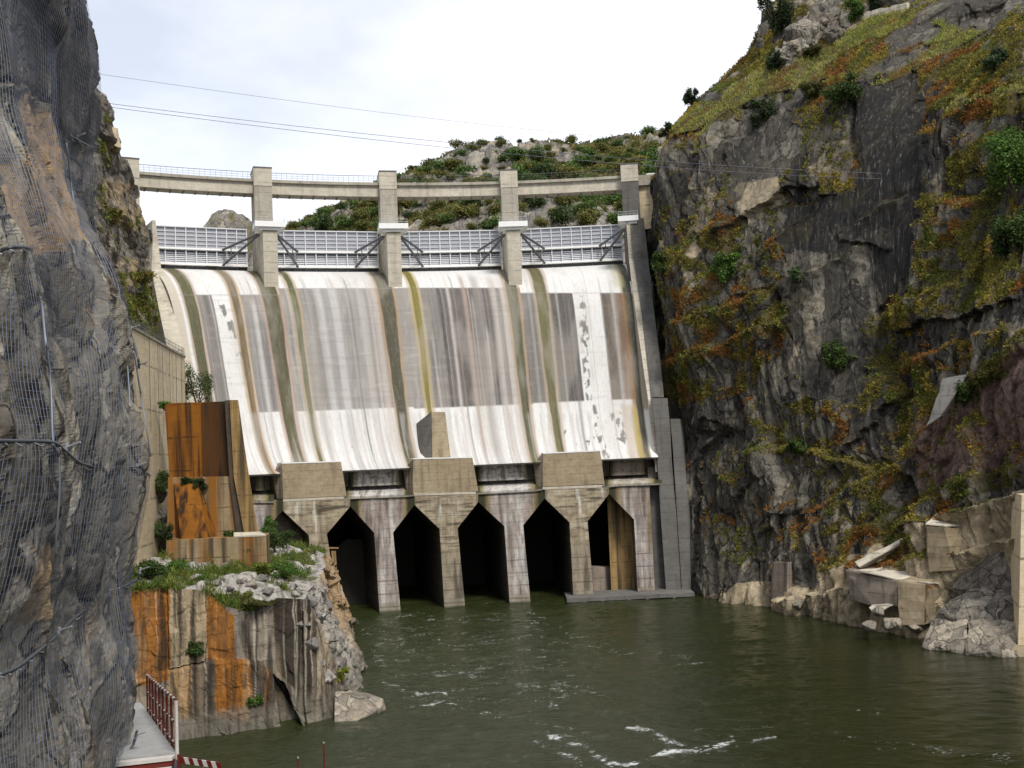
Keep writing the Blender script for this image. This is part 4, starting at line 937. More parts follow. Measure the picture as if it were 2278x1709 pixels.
    gr = fbm(top / 1.6, Wd / 1.2, octv=4, seed=850); lay(sm(.15, .5, gr) * .22, (.25, .235, .21)); lay(sm(.2, .5, fbm(top / 70, Wd / .55, octv=2, seed=851)) * panel * .14, (.12, .11, .10))
    lay(sm(885, 900, vy) * sm(.05, .4, fbm(top / 7, Wd / 25, octv=4, seed=852)) * .5, (.36, .345, .32))
    # pale side strip at the right training wall
    lay(span(1349, 1360, 1) * np.maximum(sm(640, 630, vy), sm(880, 890, vy)) * .9, (.8, .79, .77)); lay(span(1349, 1360, 1) * sm(640, 650, vy) * sm(880, 870, vy) * .8, (.4, .35, .28))
    lay(sm(352, 346, top) * .8, (.42, .37, .28))
    t = NT('spillway_concrete'); a = t.attr().outputs['Color']; n3 = t.noise(3.0, 6, .7)
    t.color(t.mix(t.math('MULTIPLY', t.ramp(n3, .5, .7), .25), a, t.mix(.6, a, (.12, .11, .1)))); t.p.inputs['Roughness'].default_value = .7
    V_ = P.reshape(-1, 3); m = 330
    # underside thickness at the lip
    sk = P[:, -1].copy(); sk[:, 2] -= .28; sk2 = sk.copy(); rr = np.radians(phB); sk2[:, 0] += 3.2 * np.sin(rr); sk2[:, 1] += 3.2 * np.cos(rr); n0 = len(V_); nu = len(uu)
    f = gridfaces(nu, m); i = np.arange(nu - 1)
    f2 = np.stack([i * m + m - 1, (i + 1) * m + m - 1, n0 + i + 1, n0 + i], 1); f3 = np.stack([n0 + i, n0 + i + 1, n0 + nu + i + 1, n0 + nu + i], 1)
    tail = np.tile([.4, .39, .36], (nu, 1)); tail2 = np.tile([.06, .055, .045], (nu, 1))  # underside coloured dark to carry the shadow below the lip
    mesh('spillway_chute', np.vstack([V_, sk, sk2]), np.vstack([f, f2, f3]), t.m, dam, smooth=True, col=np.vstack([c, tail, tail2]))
    return P, uu
CHP, CHU = chute()
def chute_pt(u, R):
    i = int(np.argmin(np.abs(CHU - u))); col = CHP[i]; r = np.hypot(col[:, 0] - AC[0], col[:, 1] - AC[1]); return col[int(np.argmin(np.abs(r - R)))]

# ---- piers with service platforms
for i, ph in enumerate(PH):
    fr = frame(ph, 191.5)
    body = MB()
    body.hexa([fr(q) for q in [(-1.95, 6.2, 60), (1.95, 6.2, 60), (1.95, -.5, 60), (-1.95, -.5, 60), (-1.95, 6.2, 89.4), (1.95, 6.2, 89.4), (1.95, -.5, 89.4), (-1.95, -.5, 89.4)]])
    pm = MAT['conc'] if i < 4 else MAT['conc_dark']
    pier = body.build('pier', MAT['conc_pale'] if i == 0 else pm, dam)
    cap = MB(); cap.hexa([fr(q) for q in [(-1.98, 6.3, 89.4), (1.98, 6.3, 89.4), (1.98, -.5, 89.4), (-1.98, -.5, 89.4), (-1.98, 6.3, 93.4), (1.98, 6.3, 93.4), (1.98, -.5, 93.4), (-1.98, -.5, 93.4)]]); cap.build('pier_head', MAT['conc_pale'], pier)
    cap = MB(); cap.box((-2.05, -.6, 93.4), (2.05, 6.4, 93.65), fr); cap.build('coping', MAT['conc_dark'], pier)
    if i == 0: continue
    nose = MB()
    nose.hexa([fr(q) for q in [(-1.45, 16.6, 58), (1.45, 16.6, 58), (1.96, 4, 58), (-1.96, 4, 58), (-1.5, 17.1, 77.3), (1.5, 17.1, 77.3), (1.96, 4, 77.3), (-1.96, 4, 77.3)]])
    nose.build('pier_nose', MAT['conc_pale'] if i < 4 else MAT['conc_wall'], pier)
    pf = MB(); pf.box((-3.15, 12.6, 77.7), (3.15 if i < 4 else 1.3, 18.0, 78.85), fr); pf.box((-2.2, 13.2, 77.1), (2.2 if i < 4 else 1.0, 17.5, 77.7), fr)
    pf.build('platform', MAT['white'], pier)
    rl = MB(); R_ = 3.0 if i < 4 else 1.2
    for a in np.linspace(-3, R_, 6): rl.tube([fr((a, 17.8, 78.7)), fr((a, 17.8, 79.8))], .03, 5)
    for b in (12.8, 15.2): 
        for a in (-3, R_): rl.tube([fr((a, b, 78.7)), fr((a, b, 79.8))], .03, 5)
    for zz in (79.25, 79.8):
        rl.tube([fr((-3, 12.8, zz)), fr((-3, 17.8, zz)), fr((R_, 17.8, zz)), fr((R_, 12.8, zz))], .035, 5)
    rl.build('platform_railing', MAT['galv'], pier)
    cb = MB(); cb.box((-.5, 6.2, 78.75), (.7, 6.7, 80.3), fr); cb.build('control_cabinet', MAT['gategrey'], pier)
    if 0 < i < 4:
        vn = MB()
        for a in (-.9, .9): vn.box((a - .35, 17.9, 78.25), (a + .35, 17.93, 78.45), fr)
        vn.build('vent', MAT['steel'], pier)
# ---- bridge spans
def arcbox(r0, r1, z0, z1, p0, p1, n=10):
    mb = MB(); ps = np.linspace(p0, p1, n)
    for a, b in zip(ps[:-1], ps[1:]):
        mb.hexa([pol(a, r0, z0), pol(b, r0, z0), pol(b, r1, z0), pol(a, r1, z0), pol(a, r0, z1), pol(b, r0, z1), pol(b, r1, z1), pol(a, r1, z1)])
    return mb
for i in range(4):
    a, b = PH[i] + .6, PH[i + 1] - .6
    beam = arcbox(187, 190.6, 88.05, 90.55, a, b).build('bridge_beam', MAT['conc_pale'], dam)
    arcbox(186.45, 191.6, 90.56, 91.2, a, b).build('deck_slab', MAT['conc'], beam)
    rib = MB()
    for q in np.linspace(a + .5, b - .5, 9):
        rib.hexa([pol(q - .05, 186.98, 87.9), pol(q + .05, 186.98, 87.9), pol(q + .05, 190.4, 87.9), pol(q - .05, 190.4, 87.9), pol(q - .05, 186.98, 88.06), pol(q + .05, 186.98, 88.06), pol(q + .05, 190.4, 88.06), pol(q - .05, 190.4, 88.06)])
    rib.build('soffit_rib', MAT['conc'], beam)
    rl = MB()
    for q in np.linspace(a, b, 22): rl.tube([pol(q, 186.7, 91.2), pol(q, 186.7, 92.75)], .022, 4)
    for zz, rr in ((92.75, .06), (92.2, .025), (91.7, .025)): rl.tube([pol(q, 186.7, zz) for q in np.linspace(a, b, 12)], rr, 5)
    rl.build('railing', MAT['rail'], beam)
# bridge end on the right bank
eb = arcbox(186.6, 191, 88.6, 91.0, PH[4] + .6, PH[4] + 2.2, 4).build('bridge_end', MAT['conc'], dam)
arcbox(187.4, 190, 78.5, 88.6, PH[4] + .62, PH[4] + 2.2, 3).build('abutment', MAT['conc_tan'], dam)
arcbox(186.9, 187.1, 91.0, 91.35, PH[4] + 1.2, PH[4] + 2.2, 3).build('kerb', MAT['white'], eb)

# ---- radial gates (each could be lifted on its own)
def gate(i):
    ph = (PH[i] + PH[i + 1]) / 2; fr = frame(ph, 190); hw = 11.9 if i else 11.0
    lab = ['leftmost white spillway gate beside the left bank rock', 'second white spillway gate from the left', 'third white spillway gate from the left', 'rightmost white spillway gate beside the right cliff'][i]
    g = thing('spillway_gate', fr((0, 0, 72)), lab, 'gate', 'radial gates of the spillway')
    MB().box((-hw, -.3, 75.75), (hw, -.1, 80.45), fr).build('upper_skin_plate', MAT['gategrey'], g)
    MB().box((-hw, -1.3, 71.0), (hw, -1.1, 75.75), fr).build('lower_skin_plate', MAT['steel'], g)  # darker than the upper plate: shade behind the louvres put into the colour
    na = 10
    for k in range(na + 1):
        a = -hw + .12 + k * (2 * hw - .24) / na
        MB().box((a - .10, -.1, 75.9), (a + .10, .22, 80.38), fr).build('rib', MAT['gatewhite'], g)
        MB().box((a - .10, -.7, 72.45), (a + .10, .12, 75.5), fr).build('rib', MAT['gatewhite'], g)
        MB().box((a - .08, -.7, 70.95), (a + .08, -.1, 72.05), fr).build('foot_rib', MAT['steel'], g)
    for zz in (76.75, 77.65, 78.55, 79.45): MB().box((-hw, -.1, zz - .05), (hw, .10, zz + .05), fr).build('stiffener', MAT['gatewhite'], g)
    for zz in np.arange(72.75, 74.9, .42): MB().box((-hw, -1.1, zz - .13), (hw, -.45, zz + .11), fr).build('louvre', MAT['gatewhite'], g)
    MB().box((-hw, -.15, 80.38), (hw, .3, 80.62), fr).build('top_rail', MAT['gatewhite'], g)
    MB().box((-hw, -.7, 75.5), (hw, .45, 75.9), fr).build('beam', MAT['white'], g)
    MB().box((-hw, -.7, 72.05), (hw, .45, 72.45), fr).build('beam', MAT['white'], g)
    for sgn in (-1, 1):
        tr = np.array([sgn * 12.0, 12.2, 77.4]); x1 = sgn * (hw - 5.4)
        if i == 0 and sgn < 0: tr = np.array([-10.6, 11.0, 77.4]); x1 = -hw + 2.2
        for zz in (75.7, 72.25): MB().tube([fr(tr), fr((x1, .4, zz))], .27, 6).build('arm', MAT['steel'], g)
        p1 = np.array([x1, .4, 75.7]); p2 = np.array([x1, .4, 72.25]); q1 = p1 * .78 + tr * .22; q2 = p2 * .78 + tr * .22
        MB().tube([fr(q1), fr(q2)], .11, 5).build('brace', MAT['steel'], g)
        MB().tube([fr(p1), fr(q2)], .09, 5).build('brace', MAT['steel'], g)
for i in range(4): gate(i)

# ---- lower works: pillars with haunched heads, blocks, lip walls, ledges
def back(P, L):
    a = math.atan2(P[0] - AC[0], P[1] - AC[1]) - math.radians(5); return np.array([math.sin(a), math.cos(a), 0]) * L
TOPL = [(540, 1115.5), (563, 1114), (613, 1114), (639, 1112), (770, 1106), (902, 1101), (922, 1099), (1063, 1095.5), (1187, 1089), (1212, 1085), (1343, 1081), (1378, 1077), (1445, 1075), (1490, 1073)]
ty = lambda x: float(np.interp(x, [q[0] for q in TOPL], [q[1] for q in TOPL]))
APX = [(490, 1142), (629, 1136), (779, 1127), (922, 1123), (1064, 1117), (1212, 1109), (1355, 1099)]
SHR = [(540, 1195), (687, 1191), (832, 1186), (978, 1177), (1122, 1171), (1267, 1162), (1411, 1156)]     # right shoulders of each opening
SHL = [(440, 1195), (590, 1178), (727, 1188), (874, 1185), (1018, 1175), (1164, 1169), (1307, 1160)]     # left shoulders
BL = [(552, 1380), (700, 1374), (844, 1366), (989, 1355), (1134, 1346), (1276, 1336), (1420, 1330)]
BR = [(598, 1378), (756, 1368), (891, 1361), (1035, 1352), (1180.5, 1343), (1321.5, 1334), (1458, 1328)]
MAT['worn'] = painted('worn_concrete', .42, 1.0)
def facv(x, y):
    Y = np.full(x.shape, 198.0)
    for _ in range(25):
        p = at_yv(x, y, Y); Y = facY(p[:, 0]) + .09 * np.maximum(p[:, 2], -1)
    return at_yv(x, y, Y)
def at_yv(x, y, Y):
    d = RIGHT[None] * ((x - CX) / F)[:, None] + UP[None] * ((CY - y) / F)[:, None] + FWD[None]
    return C0[None] + d * (Y / d[:, 1])[:, None]
def mixc(c, m, colr): m = np.clip(m, 0, 1)[:, None]; return c * (1 - m) + np.array(colr) * m
def module(k):
    yb = max(BL[k][1], BR[k][1]) + 10
    xl_pts = [(ty(APX[k][0]) - .5, APX[k][0]), (APX[k][1], APX[k][0]), (SHR[k][1], SHR[k][0]), (BL[k][1], BL[k][0]), (yb, BL[k][0] + .5)]
    if k < 6: xr_pts = [(ty(APX[k + 1][0]) - .5, APX[k + 1][0]), (APX[k + 1][1], APX[k + 1][0]), (SHL[k + 1][1], SHL[k + 1][0]), (BR[k][1], BR[k][0]), (yb, BR[k][0] + .5)]
    else: xr_pts = [(1074, 1445), (BR[k][1], BR[k][0]), (yb, BR[k][0] + .5)]
    ys = np.unique(np.concatenate([np.linspace(0, 1, 130), [0]])); m = 48; V_, XX, YY, UU = [], [], [], []
    tl, tr = xl_pts[0][0], xr_pts[0][0]
    for v in ys:
        yl = tl + (yb - tl) * v; yr = tr + (yb - tr) * v
        xl = np.interp(yl, [q[0] for q in xl_pts], [q[1] for q in xl_pts]); xr = np.interp(yr, [q[0] for q in xr_pts], [q[1] for q in xr_pts])
        u = np.linspace(0, 1, m); XX.append(xl + (xr - xl) * u); YY.append(yl + (yr - yl) * u); UU.append(u)
    x, y, u = np.concatenate(XX), np.concatenate(YY), np.concatenate(UU); n = len(ys)
    P = facv(x, y); P[:, 1] += .35 if k % 2 == 0 else 0
    z = P[:, 2]; X = P[:, 0]; seamL, seamR = APX[k][0], APX[min(k + 1, 6)][0] if k < 6 else 1470
    n1 = fbm(X / .9, z / 9, octv=4, seed=1000 + k); n2 = fbm(X / 2.2, z / 1.1, octv=5, seed=1020 + k); n3 = fbm(X / .5, z / 3, octv=4, seed=1040 + k); hz_ = fbm(X / 4, z / .35, octv=4, seed=1060 + k)
    hx = sm(8.5, 11.5, z)                                           # head above the shoulders
    if k % 2 == 0:
        c = np.tile([.34, .30, .27], (len(x), 1)); c = mixc(c, sm(.05, .45, n1), (.16, .125, .105)); c = mixc(c, sm(-.05, -.45, n1) * .9, (.52, .50, .47)); c = mixc(c, sm(.1, .5, n3) * .5, (.13, .105, .085))
        c = mixc(c, sm(.1, .5, n2) * .35, (.36, .25, .2))
    else:
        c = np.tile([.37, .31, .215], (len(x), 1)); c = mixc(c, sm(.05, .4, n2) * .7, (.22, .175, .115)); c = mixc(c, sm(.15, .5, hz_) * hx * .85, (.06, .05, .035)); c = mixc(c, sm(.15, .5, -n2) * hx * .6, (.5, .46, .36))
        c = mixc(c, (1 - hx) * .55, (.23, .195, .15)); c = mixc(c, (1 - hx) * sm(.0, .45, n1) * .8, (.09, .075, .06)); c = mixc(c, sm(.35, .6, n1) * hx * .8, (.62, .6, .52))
    eL, eR = (x - seamL), (seamR - x); wv = 7 * n1
    for e, wd in ((eL, 26), (eR, 26)):
        if k % 2 == 0:
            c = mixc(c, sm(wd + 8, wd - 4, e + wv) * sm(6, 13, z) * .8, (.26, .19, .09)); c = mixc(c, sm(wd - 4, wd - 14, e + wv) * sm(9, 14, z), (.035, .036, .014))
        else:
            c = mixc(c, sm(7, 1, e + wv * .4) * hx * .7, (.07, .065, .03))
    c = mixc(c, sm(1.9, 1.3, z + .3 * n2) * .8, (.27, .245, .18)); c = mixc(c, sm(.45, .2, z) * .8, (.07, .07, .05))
    for zl in np.arange(.9, 20, 2.35): c = mixc(c, np.exp(-((z - zl - .06 * n2) / .09)**2) * (.75 if zl < 10 else .3), (.05, .04, .035))
    # returns of the two sides, running back into the chambers
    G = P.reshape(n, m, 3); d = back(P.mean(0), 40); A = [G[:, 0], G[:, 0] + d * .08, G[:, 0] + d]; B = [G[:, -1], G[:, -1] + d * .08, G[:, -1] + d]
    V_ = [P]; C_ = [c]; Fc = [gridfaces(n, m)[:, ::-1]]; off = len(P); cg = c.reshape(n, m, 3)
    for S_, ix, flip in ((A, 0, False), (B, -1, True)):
        vv = np.stack(S_, 1).reshape(-1, 3); cc = np.stack([cg[:, ix] * .5 + .06, cg[:, ix] * .3 + .02, np.full((n, 3), .02)], 1).reshape(-1, 3)  # sides fade to near-black inward: chamber shade put into the colour
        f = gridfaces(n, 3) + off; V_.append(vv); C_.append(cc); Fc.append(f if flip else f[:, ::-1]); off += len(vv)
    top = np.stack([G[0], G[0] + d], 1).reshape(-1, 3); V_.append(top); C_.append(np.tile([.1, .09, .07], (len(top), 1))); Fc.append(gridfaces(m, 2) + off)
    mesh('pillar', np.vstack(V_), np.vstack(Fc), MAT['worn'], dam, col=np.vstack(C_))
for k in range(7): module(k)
# back wall and roof added to block light behind the openings
for k in range(7):
    a, b = APX[k], APX[min(k + 1, 6)]
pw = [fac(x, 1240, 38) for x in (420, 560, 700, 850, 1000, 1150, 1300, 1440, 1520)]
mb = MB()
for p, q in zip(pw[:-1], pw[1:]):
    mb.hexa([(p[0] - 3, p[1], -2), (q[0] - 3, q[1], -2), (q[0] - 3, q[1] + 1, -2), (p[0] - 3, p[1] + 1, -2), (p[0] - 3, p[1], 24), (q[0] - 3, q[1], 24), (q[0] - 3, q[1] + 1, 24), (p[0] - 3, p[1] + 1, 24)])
mb.build('light_block_wall', MAT['tunnel'], dam)
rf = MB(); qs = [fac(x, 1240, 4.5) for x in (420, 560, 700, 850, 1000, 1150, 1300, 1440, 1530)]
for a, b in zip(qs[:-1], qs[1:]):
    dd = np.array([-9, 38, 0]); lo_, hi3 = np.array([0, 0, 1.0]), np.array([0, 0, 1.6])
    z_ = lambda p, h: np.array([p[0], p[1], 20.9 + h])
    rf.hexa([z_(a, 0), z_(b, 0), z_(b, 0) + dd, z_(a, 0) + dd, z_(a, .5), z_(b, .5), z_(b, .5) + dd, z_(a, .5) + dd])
rf.build('light_block_roof', MAT['tunnel'], dam)  # unseen roof added to stop light leaking into the openings
# inner walls seen inside the outer openings
def plate(name, pts, o, mat, th=.8):
    P = [fac(x, y, o) for x, y in pts]; mb = MB(); mb.prism(P[::-1], back(np.mean(P, 0), th)); return mb.build(name, mat, dam)
plate('chamber_inner_wall', [(1350, 1095), (1361, 1330), (1440, 1330), (1430, 1095)], 6.5, MAT['rust_tan'])
plate('chamber_sill', [(1310, 1262), (1312, 1335), (1372, 1335), (1362, 1262)], 8.5, MAT['pillar'], 3)
plate('chamber_inner_wall', [(560, 1110), (560, 1330), (700, 1330), (700, 1110)], 7.5, MAT['pillar'])
plate('chamber_doorway', [(633, 1185), (633, 1240), (643, 1240), (643, 1185)], 7.2, MAT['dsteel'], .2)
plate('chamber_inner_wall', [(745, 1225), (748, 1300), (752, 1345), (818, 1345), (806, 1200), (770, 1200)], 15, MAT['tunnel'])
plate('steel_post', [(737, 1226), (745, 1300), (752, 1300), (747, 1226)], 2.6, MAT['rust_tan'], .5)
plate('landing', [(730, 1218), (730, 1221), (753, 1221), (753, 1218)], 2.4, MAT['rust_tan'], .8)
# upper blocks
BLK = [[(627, 1032), (758.5, 1028), (771, 1103), (630, 1110)], [(919, 1022), (1051, 1019), (1064, 1093), (919, 1098)], [(1208, 1010), (1335, 1004), (1345, 1077), (1207, 1083)]]
for k, pl in enumerate(BLK):
    P = [fac(x, y, o) for (x, y), o in zip(pl, (2.5, 2.5, 1.95, 1.95))]
    d = back(np.mean(P, 0), 9.0)
    b = MB(); b.prism([P[3], P[2], P[1], P[0]], d)
    blk = b.build('deflector_block', MAT['conc_block'], dam)
    # chamfered left flank
    L = [P[0] + d * .02, P[3] + d * .02]; w_ = np.array([-1.7, .9, 0]); w2 = np.array([-1.0, .6, 0])
    fl = MB(); fl.hexa([P[3] + d * .004, P[3] + d * .9, P[3] + d * .9 + w2, P[3] + w2 + d * .15, P[0] + d * .004, P[0] + d * .9, P[0] + d * .9 + w_ - np.array([0, 0, 1.5]), P[0] + w_ + d * .15 - np.array([0, 0, 1.7])]); fl.build('block_flank', MAT['pillar'], blk)
    cp = MB(); up = np.array([0, 0, .22]); fw = -d / 9 * .06
    cp.hexa([P[0] + fw, P[1] + fw, P[1] + d * .98, P[0] + d * .98, P[0] + fw + up, P[1] + fw + up, P[1] + d * .98 + up, P[0] + d * .98 + up]); cp.build('block_capping', MAT['white'], blk)
    # pale ledge under the block
    ld = MB(); e0, e1 = P[3], P[2]; f0, f1 = fac(pl[3][0], ty(pl[3][0]) - .5), fac(pl[2][0], ty(pl[2][0]) - .5)
    ld.hexa([f0 - np.array([0, .05, .35]), f1 - np.array([0, .05, .35]), e1 + d * .1 - np.array([0, 0, .4]), e0 + d * .1 - np.array([0, 0, .4]), f0 + np.array([0, -.05, .05]), f1 + np.array([0, -.05, .05]), e1 + d * .1 + np.array([0, 0, .12]), e0 + d * .1 + np.array([0, 0, .12])]); ld.build('ledge', MAT['conc_pale'], dam)
# small pylon on the middle block, standing before the chute
P = [fac(x, y, o) for (x, y), o in zip([(960, 916), (990, 917), (1003, 1020), (962, 1020)], (8.2, 8.2, 5.2, 5.2))]; d = back(P[0], 7)
P2 = [p + d for p in P]; P2[0] = P2[0] + np.array([0, 0, -2.6]); P2[1] = P2[1] + np.array([0, 0, -2.6])
mb = MB(); mb.hexa([P[3], P[2], P2[2], P2[3], P[0], P[1], P2[1], P2[0]]); mb.build('pylon', MAT['conc_block'], dam)
Q0 = [P[3], P[0]]; s0 = fac(933, 1020, 8.0); s1 = fac(927, 943, 13)
mb = MB(); mb.hexa([P[3] + d * .03, P[3] + d * .9, s0 + d * .6, s0, P[0] + d * .03, P2[0] - d * .05, s1 + d * .2, s1]); mb.build('pylon_flank', MAT['conc_dark'], dam)
# lip walls and sloping ledges between the blocks
for k, (a, b, a2, b2) in enumerate([(556, 600, 568, 590), (766, 911, 782, 892), (1056, 1196, 1062, 1176), (1342, 1462, 1358, 1436)]):
    hz = lambda x: 1010 - (x - 1139) * .042
    tops = [fac(x, hz(x) + 18, 9.0) for x in (a, b)]; foot = [fac(x, hz(x) + 60, 9.0) for x in (a, b)]; d = back(np.mean(tops, 0), 3)
    MB().hexa([foot[0], foot[1], foot[1] + d, foot[0] + d, tops[0], tops[1], tops[1] + d, tops[0] + d]).build('lip_wall', MAT['conc'] if k in (1, 2) else MAT['pillar'], dam)
    # projecting middle panel of the wall
    m0, m1 = a2, b2; tp = [fac(x, hz(x) + 22, 5.2) for x in (m0, m1)]; ft = [fac(x, hz(x) + 58, 5.2) for x in (m0, m1)]; d2 = back(np.mean(tp, 0), 3.6)
    gu, gv = np.meshgrid(np.linspace(0, 1, 60), np.linspace(0, 1, 16), indexing='ij'); gu, gv = gu.ravel()[:, None], gv.ravel()[:, None]
    gp = (ft[0] * (1 - gu) + ft[1] * gu) * (1 - gv) + (tp[0] * (1 - gu) + tp[1] * gu) * gv; nx = fbm(gp[:, 0] / .8, gp[:, 2] / 5, octv=4, seed=1100 + k); n2_ = fbm(gp[:, 0] / .5, gp[:, 2] / .5, octv=4, seed=1110 + k)
    cc = np.tile((.52, .50, .47) if k in (1, 2) else (.25, .21, .17), (len(gp), 1)); cc = mixc(cc, sm(.05, .35, nx) * .9, (.2, .16, .135)); cc = mixc(cc, sm(.1, .4, n2_) * .7, (.11, .10, .085)); ed = np.minimum(gu, 1 - gu).ravel() * (m1 - m0); cc = mixc(cc, sm(14, 5, ed + 5 * nx) * .85, (.14, .12, .06)); cc = mixc(cc, sm(6, 2, ed + 3 * nx), (.04, .04, .018))
    sd_ = []
    for aa, bb_ in ((0, 1), (1, 0)): sd_.append(np.array([ft[aa], ft[aa] + d2, tp[aa] + d2, tp[aa]]))
    o0 = len(gp); mesh('lip_panel', np.vstack([gp] + sd_), [list(map(int, f[::-1])) for f in gridfaces(60, 16)] + [[o0, o0 + 1, o0 + 2, o0 + 3], [o0 + 4, o0 + 5, o0 + 6, o0 + 7]], MAT['worn'], dam, col=np.vstack([cc, np.tile((.08, .075, .05), (8, 1))]))
    xs_ = np.linspace(a - 8, b + 10, 90); lo = np.array([fac(x, ty(x) - .4) for x in xs_]) + np.array([0, -.06, .06]); hi2 = np.array([fac(x, hz(x) + 57, 9.3) for x in xs_]); hi2 = lo + (hi2 - lo) * 1.0
    w_ = np.linspace(0, 1, 24)[None, :, None]; gp = (lo[:, None] * (1 - w_) + hi2[:, None] * w_).reshape(-1, 3); xx = np.repeat(xs_, 24); ww_ = np.tile(w_.ravel(), 90); nx = fbm(xx / 9 - ww_ * .6, ww_ * 1.2, octv=4, seed=1130 + k)
    cc = np.tile((.55, .53, .49) if k in (1, 2) else (.42, .37, .29), (len(gp), 1)); cc = mixc(cc, sm(.05, .4, nx) * .85, (.25, .23, .205)); cc = mixc(cc, sm(-.1, -.5, nx) * .6, (.66, .65, .62)); ed = np.minimum(xx - xs_[0], xs_[-1] - xx); cc = mixc(cc, sm(34, 20, ed + 8 * nx) * .85, (.24, .2, .09)); cc = mixc(cc, sm(22, 12, ed + 8 * nx), (.045, .045, .018))
    fr2 = lo + np.array([0, 0, -.5]); o0 = len(gp); f = [list(map(int, q)) for q in gridfaces(90, 24)] + [[o0 + q, o0 + q + 1, (q + 1) * 24, q * 24] for q in range(89)]
    mesh('sloping_ledge', np.vstack([gp, fr2]), f, MAT['worn'], dam, col=np.vstack([cc, np.tile((.3, .27, .22), (90, 1))]))
# recess shadow built as a dark strip, and the right training wall
def loft(name, secs, depth, mat, parent):
    """secs: (left px, right px, y px, Y depth) front edges from top to bottom, extruded back"""
    mb = MB(); n = len(secs); L = [at_y(a, y, Y) for a, b, y, Y in secs]; R_ = [at_y(b, y, Y) for a, b, y, Y in secs]
    b0 = len(mb.v)
    for l, r in zip(L, R_):
        d = depth; mb.v += [l.tolist(), r.tolist(), (r + d).tolist(), (l + d).tolist()]
    for i in range(n - 1):
        for j in range(4): mb.f.append([b0 + i * 4 + j, b0 + i * 4 + (j + 1) % 4, b0 + (i + 1) * 4 + (j + 1) % 4, b0 + (i + 1) * 4 + j][::-1])
    mb.f.append([b0, b0 + 1, b0 + 2, b0 + 3]); mb.f.append([b0 + (n - 1) * 4 + j for j in range(4)][::-1])
    return mb.build(name, mat, parent)
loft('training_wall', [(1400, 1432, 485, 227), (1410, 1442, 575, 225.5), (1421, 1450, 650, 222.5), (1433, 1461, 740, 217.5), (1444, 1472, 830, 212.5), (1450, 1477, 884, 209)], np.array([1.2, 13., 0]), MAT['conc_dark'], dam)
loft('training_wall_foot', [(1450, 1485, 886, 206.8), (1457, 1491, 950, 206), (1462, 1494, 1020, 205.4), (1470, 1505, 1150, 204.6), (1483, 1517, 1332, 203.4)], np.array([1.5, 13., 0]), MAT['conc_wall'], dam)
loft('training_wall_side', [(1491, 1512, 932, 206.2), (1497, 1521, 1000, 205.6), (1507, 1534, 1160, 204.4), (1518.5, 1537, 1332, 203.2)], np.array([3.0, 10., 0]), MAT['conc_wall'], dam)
loft('training_wall_face', [(1392, 1400, 480, 226.8), (1399, 1411, 575, 226.5), (1408, 1421.5, 650, 223), (1420, 1433.5, 740, 218), (1433, 1445, 830, 213.2), (1442, 1451, 890, 209.5), (1454, 1460, 1000, 206.4), (1459, 1463, 1050, 205.8)], np.array([.6, 6., 0]), MAT['conc_pale'], dam)
loft('recess_shadow', [(1440, 1468, 1040, 207.2), (1444, 1470, 1100, 206.8), (1456, 1484, 1332, 205.8)], np.array([.5, 4., 0]), MAT['conc_dark'], dam)  # dark body put where the recess only lies in shadow
# left training wall
loft('training_wall', [(338, 346, 490, 216), (340, 352, 540, 216), (337, 359, 600, 214), (352, 385, 680, 208), (372, 408, 775, 200), (392, 432, 860, 193), (420, 462, 960, 188), (440, 480, 1040, 185)], np.array([-6., 10., 0]), MAT['conc_pale'], dam)
# apron at the right-hand openings
p = [fac(x, y, o) for x, y, o in [(1261, 1331, -4), (1310, 1329, -4), (1480, 1322, -4), (1545, 1318, -4)]]
mb = MB()
for q, r in zip(p[:-1], p[1:]):
    mb.hexa([(q[0], q[1], .15), (r[0], r[1], .15), (r[0], r[1] + 9, .15), (q[0], q[1] + 9, .15), (q[0], q[1], .85), (r[0], r[1], .85), (r[0], r[1] + 9, .85), (q[0], q[1] + 9, .85)])
mb.build('apron', MAT['conc_wall'], dam)
for q in (1300, 1340, 1400, 1440, 1500):
    c = fac(q, 1330, -4); MB().box((c[0] - .25, c[1] - .15, -.5), (c[0] + .25, c[1] + .6, .16)).build('apron_foot', MAT['conc_dark'], dam)

